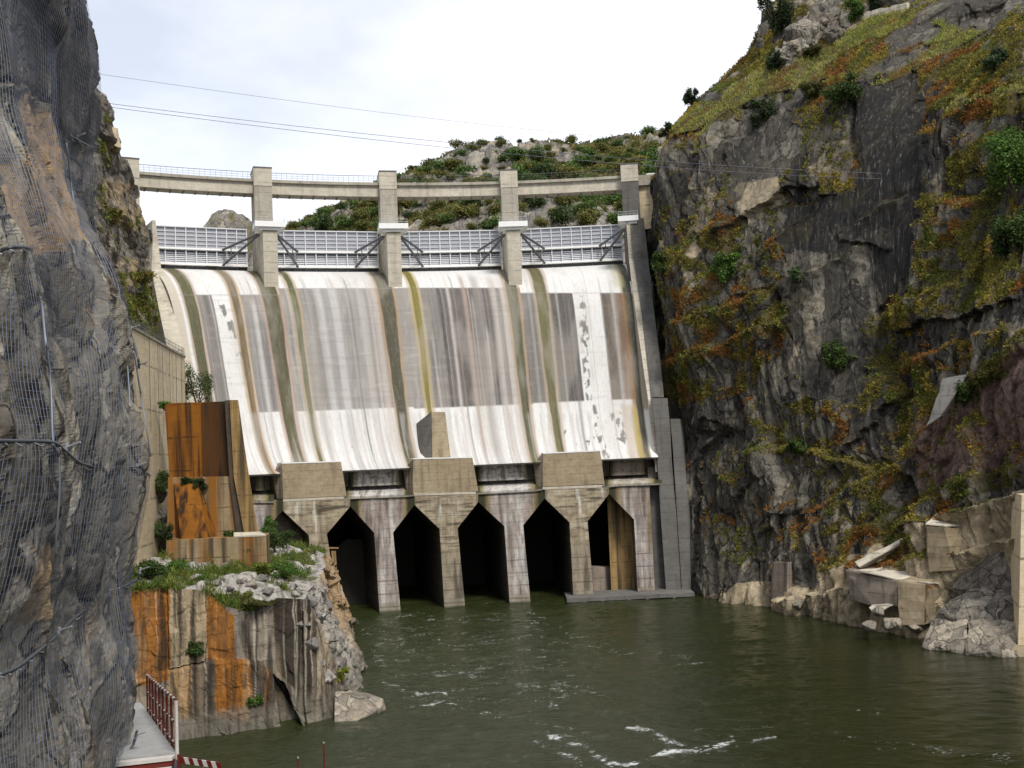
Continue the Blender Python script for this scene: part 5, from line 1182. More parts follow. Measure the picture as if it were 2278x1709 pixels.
# ================================================================== LEFT BANK WORKS
MAT['stained'] = painted('stained_foundation_concrete', .85)
def colour_zones(x, y, zones, base):
    c = np.tile(np.array(base, float), (len(x), 1))
    for pl, colr, a in zones:
        m = inpoly(x, y, pl)[:, None] * a; c = c * (1 - m) + np.array(colr) * m
    return c
def foundation():
    B = [at_z(x, y, -1.2) for x, y in [(250, 1695), (330, 1684), (405, 1672), (510, 1654), (625, 1637), (676, 1633), (742, 1622), (760, 1606), (785, 1566), (812, 1536)]] + [at_z(x, y, -1.2) for x, y in [(817, 1500), (806, 1450), (797, 1410), (788, 1392), (775, 1380)]]
    Tt = [at_y(x, y, Y) for x, y, Y in [(250, 1316, 108.5), (316, 1311, 110.5), (372, 1308, 112), (441, 1311, 113.5), (506, 1350, 115), (560, 1362, 116), (618, 1330, 117.5), (676, 1333, 119), (690, 1318, 124), (700, 1298, 132), (708, 1282, 140), (713, 1262, 150), (716, 1245, 160), (716, 1232, 170), (714, 1223, 178)]]
    B, Tt = np.array(B), np.array(Tt); n, m = 460, 170
    ub = np.linspace(0, len(B) - 1, n); f = lambda A: np.stack([np.interp(ub, np.arange(len(A)), A[:, i]) for i in range(3)], 1)
    Bf, Tf = f(B), f(Tt); v = np.linspace(0, 1, m)[None, :, None]
    P = Bf[:, None] * (1 - v) + Tf[:, None] * v
    P = P.reshape(-1, 3); side = sm(7.0, 8.2, np.repeat(ub, m)); vv = np.tile(v.ravel(), n)
    px, py = proj(P); gx_ = px + 3 * fbm(P[:, 0] / 2, P[:, 2] / 2, seed=904); jx = px + 9 * fbm(P[:, 0] / 1.2, P[:, 2] / 6, octv=5, seed=900); jy = py + 7 * fbm(P[:, 0] / 1.5, P[:, 2] / 1.5, seed=901)
    low = np.interp(gx_, [300, 372, 470, 520, 580, 600, 700], [1515, 1492, 1470, 1462, 1470, 1495, 1640])
    fwd = 1.1 * sm(-4, 4, jy - low) * (1 - side)                      # lower slab stands forward
    fwd -= 2.6 * inpoly(gx_, jy, [(606, 1500), (632, 1520), (690, 1650), (626, 1650)])   # undercut slot
    fwd += .7 * inpoly(gx_, jy, [(672, 1360), (730, 1400), (760, 1650), (690, 1650), (676, 1560)]) + .6 * inpoly(gx_, jy, [(372, 1300), (455, 1300), (462, 1420), (455, 1470), (375, 1490)])
    a, z = P[:, 0] + .4 * P[:, 1], P[:, 2]
    for sx, sz, am, sd in [(5, 6, .5, 910), (1.8, 2.2, .28, 920), (.8, .9, .12, 930)]:
        v1, e = cell2(a / sx + .1 * z, z / sz, sd, 1.1); fwd = fwd + am * v1 * (.35 + 1.6 * side) - am * .6 * np.exp(-(e / .06)**2) * (.04 + .7 * side)
    d = np.array([.35, -.94, 0])[None] * (1 - side[:, None]) + np.array([.95, -.3, .15])[None] * side[:, None]
    P = P + d * fwd[:, None]
    rust = (.27, .10, .010); tan = (.36, .285, .18); gry = (.20, .175, .14); drk = (.022, .016, .011); pale = (.33, .30, .255)
    col = colour_zones(jx, jy, [([(280, 1290), (372, 1290), (378, 1510), (280, 1530)], rust, 1), ([(372, 1290), (455, 1290), (462, 1470), (378, 1500)], tan, 1), ([(455, 1310), (520, 1370), (525, 1470), (462, 1470)], rust, 1), ([(520, 1370), (610, 1330), (612, 1490), (525, 1470)], gry, 1), ([(612, 1320), (690, 1340), (695, 1600), (640, 1520), (614, 1490)], drk, .92),
                                ([(372, 1492), (430, 1475), (425, 1600), (380, 1600)], (.33, .21, .10), 1), ([(430, 1475), (475, 1465), (478, 1600), (425, 1600)], drk, .75), ([(475, 1462), (550, 1462), (555, 1595), (476, 1595)], rust, 1), ([(550, 1465), (585, 1470), (590, 1590), (555, 1590)], drk, .7), ([(585, 1480), (600, 1490), (602, 1590), (590, 1590)], rust, .8), ([(606, 1500), (632, 1520), (690, 1650), (626, 1650)], drk, .9), ([(690, 1340), (760, 1380), (775, 1640), (695, 1640)], (.33, .27, .19), 1)], gry)  # dark zone in the undercut slot is its shade put into colour
    col = np.where((side > .5)[:, None], np.array(pale), col)
    wing = sm(9.2, 10.5, np.repeat(ub, m)); wm = (wing * sm(-.35, .1, fbm(P[:, 1] / 6, z / 4, seed=940) + vv * .6))[:, None]; col = col * (1 - wm) + np.array((.34, .235, .13)) * wm
    s1 = fbm(jx / 9, z / 14, octv=4, seed=960); s2 = fbm(jx / 30, z / 20, octv=3, seed=961); fr_ = (1 - side)
    col = mixc(col, sm(.02, .3, s1) * .8 * fr_, (.03, .021, .013)); col = mixc(col, sm(.1, .45, s2) * .45 * fr_ * sm(.1, -.3, s1), (.30, .22, .13)); col = mixc(col, sm(.3, .5, fbm(jx / 5, z / 25, octv=3, seed=962)) * .6 * fr_, (.45, .40, .31))
    wet = sm(3.2, 1.8, z + .5 * fbm(a / 3, z / 2, seed=941))[:, None]; col = col * (1 - .75 * wet) + np.array((.15, .135, .105)) * .75 * wet
    # top surface
    IN = np.array([(-47, 104), (-48, 108), (-49, 113), (-50, 120), (-50.5, 128), (-51, 134), (-51.5, 140), (-52, 146), (-52, 150), (-52, 155), (-52, 160), (-52, 166), (-52, 172), (-52, 178), (-52, 184)], float)
    If = np.stack([np.interp(ub, np.arange(15), IN[:, i]) for i in range(2)], 1); m2 = 90; w = np.linspace(0, 1, m2)[None, :, None]
    Tp = P.reshape(n, m, 3)[:, -1]; I3 = np.c_[If, np.full(n, 16.2)]
    T2 = (Tp[:, None] * (1 - w) + I3[:, None] * w).reshape(-1, 3); ww = np.tile(w.ravel(), n)
    v1, e = cell2(T2[:, 0] / 2.2, T2[:, 1] / 2.6, 950, 1.1); T2[:, 2] += sm(0, .08, ww) * (.55 * v1 + .6 * fbm(T2[:, 0] / 4, T2[:, 1] / 5, seed=951) - .4 * np.exp(-(e / .1)**2))
    soil = sm(.0, .3, fbm(T2[:, 0] / 4, T2[:, 1] / 6, octv=3, seed=953) + .25 * sm(.45, .8, ww)); ct = np.array((.38, .36, .32))[None] * (1 - soil[:, None]) + np.array((.10, .10, .045))[None] * soil[:, None]
    o = mesh('rock_foundation', np.vstack([P, T2]), np.vstack([gridfaces(n, m)[:, ::-1], gridfaces(n, m2)[:, ::-1] + n * m]), MAT['stained'], col=np.vstack([col, ct]))
    tag(o, 'broken rust stained concrete and rock foundation jutting into the river at left', 'foundation')
    return P, T2, soil
FP, FT, FS = foundation()
k = np.where((FS > .45))[0]; k = k[RNG.uniform(size=len(k)) < .20]
k = k[FT[k, 0] < np.interp(FT[k, 1], [110, 120, 180], [-25, -27, -30])]
tag(tufts('foundation_grass', FT[k], FT[k] * 0, RNG.uniform(.3, .85, len(k)), palette(len(k), [(.12, .17, .03), (.18, .21, .04), (.07, .12, .025), (.2, .17, .05)], [4, 3, 3, 1]), MAT['grass'], 16, flat=1.4, wid=.35), 'tall green grass growing on top of the rock foundation', 'grass', kind='stuff')
FALL = np.vstack([FP, FT]); FPX, FPY = proj(FALL); FD = FALL @ FWD
def hitF(x, y):
    d = (FPX - x)**2 + (FPY - y)**2; c = np.where(d < 45)[0]
    if len(c) == 0: c = np.argsort(d)[:4]
    return FALL[c[np.argmin(FD[c])]]
import bmesh
def hull(name, pts, mat, parent=None, col=(0, .25, 0, 1), bev=.04, sub=0, seed=0, rough=0):
    bm = bmesh.new()
    for p in pts: bm.verts.new([float(c) for c in p])
    r = bmesh.ops.convex_hull(bm, input=bm.verts)
    bmesh.ops.delete(bm, geom=[v for v in bm.verts if not v.link_faces], context='VERTS')
    bmesh.ops.dissolve_limit(bm, angle_limit=.12, verts=bm.verts, edges=bm.edges)
    if bev: bmesh.ops.bevel(bm, geom=list(bm.edges), offset=bev, segments=1, affect='EDGES', clamp_overlap=True)
    if sub:
        bmesh.ops.triangulate(bm, faces=bm.faces); bmesh.ops.subdivide_edges(bm, edges=bm.edges, cuts=sub, use_grid_fill=True)
        co = np.array([v.co[:] for v in bm.verts]); d = rough * fbm(co[:, 0] / 1.2, co[:, 1] / 1.2, co[:, 2] / 1.2, octv=4, seed=seed)
        bm.normal_update()
        for v, q in zip(bm.verts, d): v.co += v.normal * q
    V_ = np.array([v.co[:] for v in bm.verts]); bm.verts.index_update(); Fc = [[v.index for v in f.verts] for f in bm.faces]; bm.free()
    return mesh(name, V_, Fc, mat, parent, col=np.tile(col, (len(V_), 1)))
def boulder(c, r, seed, label, group, mat='boulder', squash=.75):
    g = np.random.default_rng(seed); d = g.normal(size=(16, 3)); d /= np.linalg.norm(d, axis=1, keepdims=True); d *= np.array([1, 1, squash]) * g.uniform(.8, 1.1, (16, 1)) * r
    return tag(hull('boulder', np.asarray(c) + d, MAT[mat], bev=r * .06, sub=2, seed=seed, rough=r * .10), label, 'boulder', group)
ORD = ['topmost', 'second from the top', 'third from the top', 'fourth from the top', 'fifth from the top', 'sixth from the top', 'seventh from the top', 'seventh from the bottom', 'sixth from the bottom', 'fifth from the bottom', 'fourth from the bottom', 'third from the bottom', 'second from the bottom', 'lowest']
for i, (x, y, r) in enumerate([(700, 1335, 18), (738, 1345, 16), (716, 1372, 20), (752, 1385, 15), (704, 1425, 22), (742, 1446, 18), (768, 1478, 17), (738, 1505, 20), (784, 1508, 13), (764, 1420, 13), (690, 1385, 16), (725, 1316, 12), (720, 1470, 15)] and sorted([(700, 1335, 18), (738, 1345, 16), (716, 1372, 20), (752, 1385, 15), (704, 1425, 22), (742, 1446, 18), (768, 1478, 17), (738, 1505, 20), (784, 1508, 13), (764, 1420, 13), (690, 1385, 16), (725, 1316, 12), (720, 1470, 15)], key=lambda q: q[1])):
    p = hitF(x, y); boulder(p - np.array([.4, -.3, .2]), r * p[1] / F * 1.35, 60 + i, 'pale angular boulder %s on the river side slope of the rock foundation' % ORD[i if i < 7 else i + 1], 'boulders on the foundation slope')
for i, (x, y, r) in enumerate([(648, 1305, 19), (565, 1302, 14), (602, 1322, 15), (482, 1292, 17), (432, 1284, 21), (515, 1306, 13), (662, 1318, 14), (455, 1268, 14), (400, 1300, 17), (540, 1288, 13), (585, 1282, 16), (620, 1290, 12), (580, 1262, 12)] and sorted([(648, 1305, 19), (565, 1302, 14), (602, 1322, 15), (482, 1292, 17), (432, 1284, 21), (515, 1306, 13), (662, 1318, 14), (455, 1268, 14), (400, 1300, 17), (540, 1288, 13), (585, 1282, 16), (620, 1290, 12), (580, 1262, 12)])):
    p = hitF(x, y); boulder(p + np.array([0, 0, .1]), r * p[1] / F * 1.1, 80 + i, 'pale rock in the grass on top of the foundation, %s' % (ORD[i if i < 7 else i + 1].replace('topmost', 'farthest left').replace('lowest', 'farthest right').replace('the top', 'the left').replace('the bottom', 'the right')), 'rocks on top of the foundation', squash=.55)
toe = [at_z(x, y, -1) for x, y in [(740, 1640), (862, 1596), (850, 1560), (800, 1545)]] + [at_y(x, y, Y) for x, y, Y in [(745, 1540, 119), (790, 1535, 124), (853, 1556, 120), (820, 1540, 123), (760, 1580, 117.5), (850, 1572, 118.5)]]
tag(hull('rock_toe', toe, MAT['slabrock'], bev=.1, sub=3, seed=5, rough=.35), 'low wedge of rock at the water in front of the foundation tip', 'rock')
for i, (x, y, rx, hz, c, lab) in enumerate([(440, 1455, 1.3, 1.9, GRN, 'green bush hanging on the front of the foundation under the pale panel'), (573, 1562, .8, 1.2, BRT, 'small bright bush low on the front of the foundation'), (765, 1510, .95, 1.5, ((.16, .19, .02), (.2, .21, .03)), 'yellow green tuft on the rock toe by the water'),
                                            (590, 1268, 1.6, 2.0, ((.12, .17, .025), (.17, .20, .03)), 'yellow green bush in the middle of the foundation top'), (640, 1275, 1.9, 2.4, BRT, 'green bush at the right edge of the foundation top'), (565, 1240, 1.8, 2.6, GRN, 'leafy green bush in front of the concrete plinth'), (612, 1215, 2.4, 4.2, GRN, 'tall green bush between the plinth and the first opening'),
                                            (600, 1175, 1.8, 3.6, BRT, 'green bush against the rusty pillar'), (335, 1275, 2.0, 2.2, GRN, 'dense green bush at the left end of the foundation top'), (390, 1262, 1.7, 1.6, BRT, 'low bright bush left of the pale rocks'), (520, 1335, 1.9, 1.4, ((.10, .13, .03), (.13, .13, .03)), 'olive bush spilling over the front edge of the foundation'), (575, 1340, 1.7, 1.2, OLV, 'low olive bush over the dark stained panel')]):
    p = hitF(x, y + 8); shrub('foundation_shrub', p, rx, hz, lab, 'shrub', c, nleaf=int(1900 * rx), leaf=.11, seed=120 + i)

# ---- rust stained buttress wall
bw = thing('buttress_wall', at_y(450, 1245, 143), 'tall rust orange stained concrete buttress wall standing on the left foundation', 'wall')
def pp(name, pts, Y, d, mat, parent):
    P = [at_y(x, y, Y if not isinstance(Y, (list, tuple)) else Y[i]) for i, (x, y) in enumerate(pts)]; mb = MB(); mb.prism(P[::-1], np.array(d, float)); return mb.build(name, mat, parent)
pp('upper_panel', [(366, 902), (376, 897), (505, 893), (512, 1068), (378, 1068)], 145.6, (-.6, 2.2, 0), MAT['rusty'], bw)
pp('dark_panel', [(448, 896), (504, 892.5), (514, 1060), (452, 1062)], 145.2, (-.05, .38, 0), MAT['rust_half'] if False else concrete('rust_shade_panel', (.03, .018, .01), (.045, .024, .01), dark=(.010, .008, .006), damt=.9, th=(.4, .58), rust=(.16, .06, .01), ramt=.35, lift=9), bw)  # black colour stands for the shade of a recess; rust streaks are stain
pp('lower_panel', [(374, 1062), (513, 1060), (540, 1200), (372, 1200)], 144.6, (-.4, 2.6, 0), MAT['rust_half'], bw)
pp('end_pillar', [(511, 890), (530, 890), (545, 1000), (575, 1192), (545, 1197), (520, 1060)], 143.4, (-2.6, 9.5, 0), MAT['rust_tan'], bw)
pp('pillar_edge', [(500, 891), (513, 890), (523, 1060), (549, 1197), (528, 1198), (510, 1060)], 143.9, (-1.5, 6, 0), concrete('shaded_side_concrete', (.05, .045, .04), (.075, .065, .055), damt=.6, rust=(.25, .12, .03), ramt=.4), bw)  # left side face of the pillar, its shade put into the colour
P = [at_y(x, y, Y) for x, y, Y in [(404, 1206, 141.4), (463, 1206, 141.4), (490, 1206, 144.9), (390, 1206, 144.9), (387, 1078, 143.9), (441, 1076, 143.9), (446, 1072, 145), (386, 1074, 145)]]
MB().hexa(P).build('raking_buttress', MAT['rusty'], bw)
pl = pp('plinth', [(370, 1202), (592, 1193), (594, 1262), (368, 1262)], 140.3, (-1.2, 7, 0), MAT['rust_half'], bw)
pp('plinth_capping', [(520, 1188), (580, 1186), (592, 1193), (520, 1196)], [141.5, 142.5, 140.25, 140.25], (0, 0, .2), MAT['conc_pale'], pl)
for i, (x, y, Y, rx, hz, c, lab) in enumerate([(352, 1100, 146, 1.8, 3.4, GRN, 'dark green bush left of the buttress wall above the grey boulders'), (418, 1082, 144.2, .9, 1.3, GRN, 'small bush on the left half of the buttress ledge'), (448, 1090, 144.2, .9, 1.5, DRK, 'small dark bush on the right half of the buttress ledge'), (368, 912, 147, .9, 1.2, BRT, 'tuft at the upper left corner of the buttress wall'), (512, 1200, 142.8, .9, 1.2, GRN, 'little bush at the foot of the rusty end pillar'), (440, 905, 178, 3.0, 7.4, GRN, 'tall green bush behind the buttress wall beside the white chute'), (345, 1195, 145, 1.6, 3.0, ((.08, .12, .04), (.06, .1, .03)), 'pale green bush over the grey boulders left of the plinth'), (372, 1210, 141, 1.0, 2.6, DRK, 'dark climbing bush at the left corner of the plinth')]):
    shrub('wall_shrub', at_y(x, y, Y), rx, hz, lab, 'shrub', c, nleaf=int(1700 * rx), leaf=.12, seed=150 + i)
for i, (x, y, r, lab) in enumerate([(345, 1100, 26, 'grey angular boulder topmost beside the buttress wall'), (348, 1150, 30, 'dark grey boulder in the middle of the pile beside the buttress wall'), (345, 1205, 34, 'large grey boulder at the bottom of the pile beside the buttress wall')]):
    boulder(at_y(x, y, 147.5), r * 147 / F, 170 + i, lab, 'boulders beside the buttress wall', 'rockB', .9)

# ---- curved retaining wall with railing
rw = thing('retaining_wall', at_y(400, 1040, 165), 'tall curved tan concrete retaining wall with a railing on the left bank', 'wall')
pth = [(-46.5, 118), (-48.4, 135), (-50.2, 148), (-52.0, 160), (-52.9, 167), (-53.3, 171), (-53.9, 172.6), (-55.5, 173.6), (-60, 175.5), (-68, 178)]
u_, q_ = smooth_path(pth, 120, 4)
n_ = len(q_); vv = np.concatenate([np.c_[q_, np.full(n_, z)] for z in (6, 46.0)]); bk = q_ + np.array([-11, 3.0])
vv = np.concatenate([vv, np.c_[bk, np.full(n_, 46.0)]]); ii = np.arange(n_ - 1)
wf = np.vstack([np.stack([ii, ii + 1, ii + 1 + n_, ii + n_], 1), np.stack([ii + n_, ii + 1 + n_, ii + 1 + 2 * n_, ii + 2 * n_], 1)])
mesh('wall_face', vv, wf, MAT['conc_tan'], rw)
cp = MB()
for a, b in zip(q_[:-1], q_[1:]):
    t_ = (b - a) / np.linalg.norm(b - a); nr_ = np.array([t_[1], -t_[0]]) * .18
    cp.hexa([(*(a + nr_), 46.0), (*(b + nr_), 46.0), (*(b - nr_ * 2), 46.0), (*(a - nr_ * 2), 46.0), (*(a + nr_), 46.3), (*(b + nr_), 46.3), (*(b - nr_ * 2), 46.3), (*(a - nr_ * 2), 46.3)])
cp.build('coping', MAT['conc'], rw)
rl = MB()
for k in range(0, n_ - 12, 2): rl.tube([(*q_[k], 46.3), (*q_[k], 47.4)], .035, 4)
for zz in (46.85, 47.4): rl.tube([(*q_[k], zz) for k in range(0, n_ - 12, 2)], .04, 5)
rl.build('railing', MAT['rail'], rw)
for x in (334, 352, 362, 378, 392, 404):
    k = int(np.argmin(np.abs(proj(np.c_[q_, np.full(n_, 40)])[0] - x))); a = q_[k]; t_ = q_[k + 1] - q_[k]; t_ /= np.linalg.norm(t_); o_ = np.array([t_[1], -t_[0]]) * .02
    MB().hexa([(*(a + o_), 28 + (x % 7)), (*(a + o_ + t_ * .25), 28 + (x % 7)), (*(a + t_ * .25 - o_), 28 + x % 7), (*(a - o_), 28 + x % 7), (*(a + o_), 46), (*(a + o_ + t_ * .25), 46), (*(a + t_ * .25 - o_), 46), (*(a - o_), 46)]).build('joint_strip', MAT['conc_dark'], rw)
tw_ = [at_y(x, y, 181) for x, y in [(206, 282), (232, 277), (262, 286), (270, 330), (250, 322), (206, 310)]]
mb = MB(); mb.prism(tw_[::-1], (-2, 4, 0)); tag(mb.build('concrete_patch', MAT['conc_tan']), 'pale concrete patch wall capping the top of the left bank cliff', 'wall')

# ---- walkway with red and white railing
wk = thing('walkway', at_y(360, 1690, 22.7), 'metal walkway with red and white railing beside the netted rock', 'walkway')
Rn, Rf = at_y(391, 1674, 22.7), at_y(329, 1586, 32.0); dirw = (Rf - Rn) / np.linalg.norm(Rf - Rn); Rf2 = Rn + dirw * 14.5; side_ = np.array([-1.25, -.35, 0])
def slab(a, b, t0, t1, s=side_): 
    up = np.array([0, 0, 1.0]); return MB().hexa([a + up * t0, a + s + up * t0, b + s + up * t0, b + up * t0, a + up * t1, a + s + up * t1, b + s + up * t1, b + up * t1])
slab(Rn, Rf2, -.10, 0).build('floor_plate', MAT['deckplate'], wk)
for k, (dz, dy, mt) in enumerate([(-.03, -.03, 'signwhite'), (-.13, -.06, 'red'), (-.21, -.25, 'signwhite'), (-.31, -.28, 'red'), (-.40, -.5, 'signwhite')]):
    a = Rn + np.array([0, dy, dz]); slab(a + np.array([0, -.22, 0]), a + np.array([0, -.01, 0]), -.07, .0).build('step', MAT[mt], wk)
slab(Rn + np.array([.02, 0, 0]), Rf2 + np.array([.02, 0, 0]), -.3, -.11, np.array([-.08, 0, 0])).build('side_beam', MAT['steel'], wk)
for k in range(9):
    p = Rn + dirw * (k * 1.35 + .02) + np.array([.03, 0, 0])
    post = MB().tube([p + np.array([0, 0, -.15]), p + np.array([0, 0, 1.08])], .028 if k else .04, 6).build('post', MAT['signwhite'] if k == 0 else MAT['red'], wk)
    MB().hexa([p + np.array(q) for q in [(-1.4, -.4, -.34), (-1.4, -.3, -.34), (.05, .1, -.34), (.05, 0, -.34), (-1.4, -.4, -.12), (-1.4, -.3, -.12), (.05, .1, -.12), (.05, 0, -.12)]]).build('bracket', MAT['steel'], wk)
for zz, rr in ((1.08, .032), (.58, .024), (.12, .020)):
    for k in range(26):
        a, b = Rn + dirw * (k * .42) + np.array([.03, 0, zz]), Rn + dirw * (k * .42 + .42) + np.array([.03, 0, zz])
        MB().tube([a, b], rr, 6).build('rail', MAT['signwhite' if (k + int(zz * 7)) % 2 == 0 else 'red'], wk)
bb = thing('striped_barrier', at_y(440, 1700, 22.6), 'short red and white striped barrier board at the end of the walkway', 'barrier')
A_, B_ = at_y(398, 1684, 22.5), at_y(489, 1697, 22.3); e_ = (B_ - A_) / 9
for k in range(9):
    sh = np.array([.05, 0, 0]) * 0
    a, b = A_ + e_ * k, A_ + e_ * (k + 1); dn = np.array([.045, 0, -.135]); th = np.array([0, .03, 0])
    MB().hexa([a + dn, b + dn, b + dn + th, a + dn + th, a, b, b + th, a + th]).build('stripe', MAT['red' if k % 2 == 0 else 'signwhite'], bb)
MB().box((A_[0] - .03, A_[1] - .03, A_[2] - .9), (A_[0] + .03, A_[1] + .03, A_[2] + .05)).build('post', MAT['red'], bb)
for x, y, h, lab in ((722, 1716, 2.5, 'taller thin red mooring pole at the bottom of the picture'), (664, 1722, 1.4, 'shorter thin mooring pole left of the red one')):
    c = at_z(x, y, 0); mp_ = thing('mooring_pole', c, lab, 'pole'); MB().tube([c + np.array([0, 0, -3]), c + np.array([0, 0, h])], [.09, .06], 7).build('shaft', MAT['red'], mp_); MB().tube([c + np.array([0, 0, h]), c + np.array([0, 0, h + .12])], [.07, .05], 7).build('cap', MAT['signwhite'], mp_)

# ================================================================== RIGHT BANK WORKS
def solid(name, pts, Y, d, mat, label, cat, group=None):
    P = [at_y(x, y, Y if not isinstance(Y, (list, tuple)) else Y[i]) for i, (x, y) in enumerate(pts)]
    bm = bmesh.new(); n = len(P); vs_ = [bm.verts.new(p.tolist()) for p in P] + [bm.verts.new((p + np.array(d, float)).tolist()) for p in P]
    bm.faces.new(vs_[:n][::-1]); bm.faces.new(vs_[n:])
    for i in range(n): bm.faces.new([vs_[i], vs_[(i + 1) % n], vs_[n + (i + 1) % n], vs_[n + i]])
    bmesh.ops.recalc_face_normals(bm, faces=bm.faces); bmesh.ops.bevel(bm, geom=list(bm.edges), offset=.10, segments=2, affect='EDGES', clamp_overlap=True)
    bmesh.ops.triangulate(bm, faces=bm.faces); bmesh.ops.subdivide_edges(bm, edges=[e for e in bm.edges if e.calc_length() > 1.2], cuts=6, use_grid_fill=True); bmesh.ops.triangulate(bm, faces=bm.faces)
    co = np.array([v.co[:] for v in bm.verts]); q = .22 * fbm(co[:, 0] / 1.5 + co[:, 1] / 3, co[:, 2] / 1.2, octv=4, seed=len(label)); bm.normal_update()
    for v, h_ in zip(bm.verts, q): v.co += v.normal * float(h_)
    V_ = np.array([v.co[:] for v in bm.verts]); bm.verts.index_update(); Fc = [[v.index for v in f.verts] for f in bm.faces]; bm.free()
    return tag(mesh(name, V_, Fc, mat), label, cat, group)
rp = thing('concrete_pier', at_y(2275, 1458, 134), 'pale concrete pier at the right edge standing in the water', 'pier')
pp('shaft', [(2273, 1102), (2345, 1098), (2345, 1440), (2265, 1440)], 134.5, (3, 9, 0), MAT['conc_tan'], rp)
pp('footing', [(2256, 1436), (2330, 1436), (2330, 1475), (2240, 1466)], [134.2, 134.2, 133.6, 133.6], (3, 8, 0), MAT['conc_block'], rp)
solid('concrete_block', [(1996, 1293), (2060, 1300), (2057, 1392), (1999, 1392)], [149.5, 147.5, 147.2, 149.2], (9, 7, 1.2), MAT['conc_block'], 'tan concrete block end nearest the water on the right bank ledge', 'block')
solid('stained_block_side', [(2060.5, 1300.5), (2098, 1303), (2083, 1350), (2058, 1388)], [147.4, 150, 150, 147.2], (1.5, 6, .5), MAT['rust_half'], 'rust dark side of the concrete ledge next to the smooth grey rock', 'block')
solid('ledge_wall', [(1880, 1268), (1996, 1292), (1998, 1350), (1940, 1348), (1895, 1335)], [159, 150.5, 150.3, 154, 158], (8, 7, 1.0), MAT['conc_dark'] if False else MAT['pillar'], 'dark stained concrete ledge wall left of the tan block', 'wall')
solid('ledge_slab', [(1905, 1272), (1992, 1292), (2062, 1299), (2098, 1302), (2085, 1270), (2010, 1262)], [156, 151, 147.5, 149.5, 154, 158], (0, 0, .3), MAT['conc_pale'], 'pale broken slab covering the top of the right bank ledge', 'slab')
solid('ramp_slab', [(1900, 1250), (2014, 1193), (2022, 1200), (1912, 1262)], [160, 158, 157.5, 158.5], (.6, 1.2, -.6), MAT['conc_pale'], 'narrow pale sloping slab rising to the right above the ledge wall', 'slab')
solid('concrete_stump', [(2059, 1170), (2100, 1174), (2147, 1174), (2125, 1270), (2066, 1275)], [149.5, 147.5, 149, 147.5, 149], (3.0, 7.5, 0.8), MAT['conc_block'], 'tan concrete stump with flat pale top among the grey rocks', 'block')
solid('stump_slab', [(2058, 1169), (2100, 1173), (2148, 1173), (2142, 1134), (2094, 1134)], [149.5, 147.5, 149, 155, 156], (0, 0, .25), MAT['conc_pale'], 'pale flat slab on top of the concrete stump', 'slab')
solid('stair_block', [(2182, 1142), (2266, 1154), (2266, 1192), (2182, 1172)], [148, 144.5, 144.5, 148], (3, 8, .6), MAT['conc_tan'], 'long low concrete block beside the pier at the right edge', 'block')
solid('stair_ramp', [(2160, 1160), (2240, 1095), (2278, 1066), (2300, 1070), (2180, 1150)], [149, 148, 147, 146, 147.5], (1, 2, -.5), MAT['conc_pale'], 'pale concrete stair ramp climbing to the right edge', 'ramp')
solid('leaning_slab', [(2098, 843), (2154, 833), (2092, 928), (2059, 950)], [153, 152, 150, 150.5], (1.2, 1.6, .2), MAT['conc_wall'], 'pale concrete slab leaning out of the right bank slope', 'slab')
P = [at_y(x, y, Y) for x, y, Y in [(1715, 1362, 181), (1748, 1365, 177.3), (1773, 1362, 179.5), (1745, 1358, 184), (1717, 1251, 181), (1753, 1251, 177.3), (1783, 1249, 179.5), (1752, 1247, 184)]]
tag(MB().hexa(P).build('concrete_column', MAT['pillar']), 'square concrete column standing at the foot of the right cliff', 'column')
solid('broken_slab', [(1932, 1352), (1988, 1347), (1945, 1368)], [151, 150, 150.5], (1, 1.5, .2), MAT['conc_pale'], 'small white broken slab wedged above the waterline rocks', 'slab')
for i, (pts, lab) in enumerate([
    ([(2049, 1432, 143), (2140, 1446, 138.5), (2146, 1380, 142), (2066, 1372, 147), (2150, 1370, 144), (2100, 1392, 146)], 'flat tan rock shelf sloping into the water right of the block'),
    ([(2142, 1448, 138), (2258, 1455, 135), (2258, 1385, 139), (2150, 1376, 142), (2230, 1370, 141), (2200, 1440, 136)], 'flat tan rock shelf at the water beside the right edge pier'),
    ([(2080, 1350, 146), (2170, 1300, 147), (2255, 1330, 141), (2255, 1380, 140), (2120, 1378, 144), (2200, 1290, 148)], 'rounded grey rock hump above the tan rock shelves'),
    ([(2110, 1310, 149), (2180, 1210, 151), (2262, 1200, 145), (2262, 1300, 143), (2150, 1310, 147), (2230, 1180, 149)], 'big smooth dark grey rock slab left of the right edge pier'),
    ([(2130, 1230, 152), (2180, 1185, 154), (2150, 1300, 150), (2110, 1300, 151), (2200, 1220, 152)], 'tilted grey rock between the stump and the big smooth slab')]):
    P = [at_y(*q) for q in pts]; c = np.mean(P, 0); P = [p - np.array([.4, 1.6, 0]) for p in P]; P = P + [p + np.array([4, 6, -2.0]) for p in P] + [p + np.array([0, .5, -2.5]) for p in P]
    tag(hull('bank_rock', P, MAT['slabrock'] if i < 2 else MAT['rockB'], col=(0, .05, .3 if i > 2 else 0, 1), bev=.25, sub=5, seed=30 + i, rough=.55), lab, 'rock', 'rocks of the right bank')
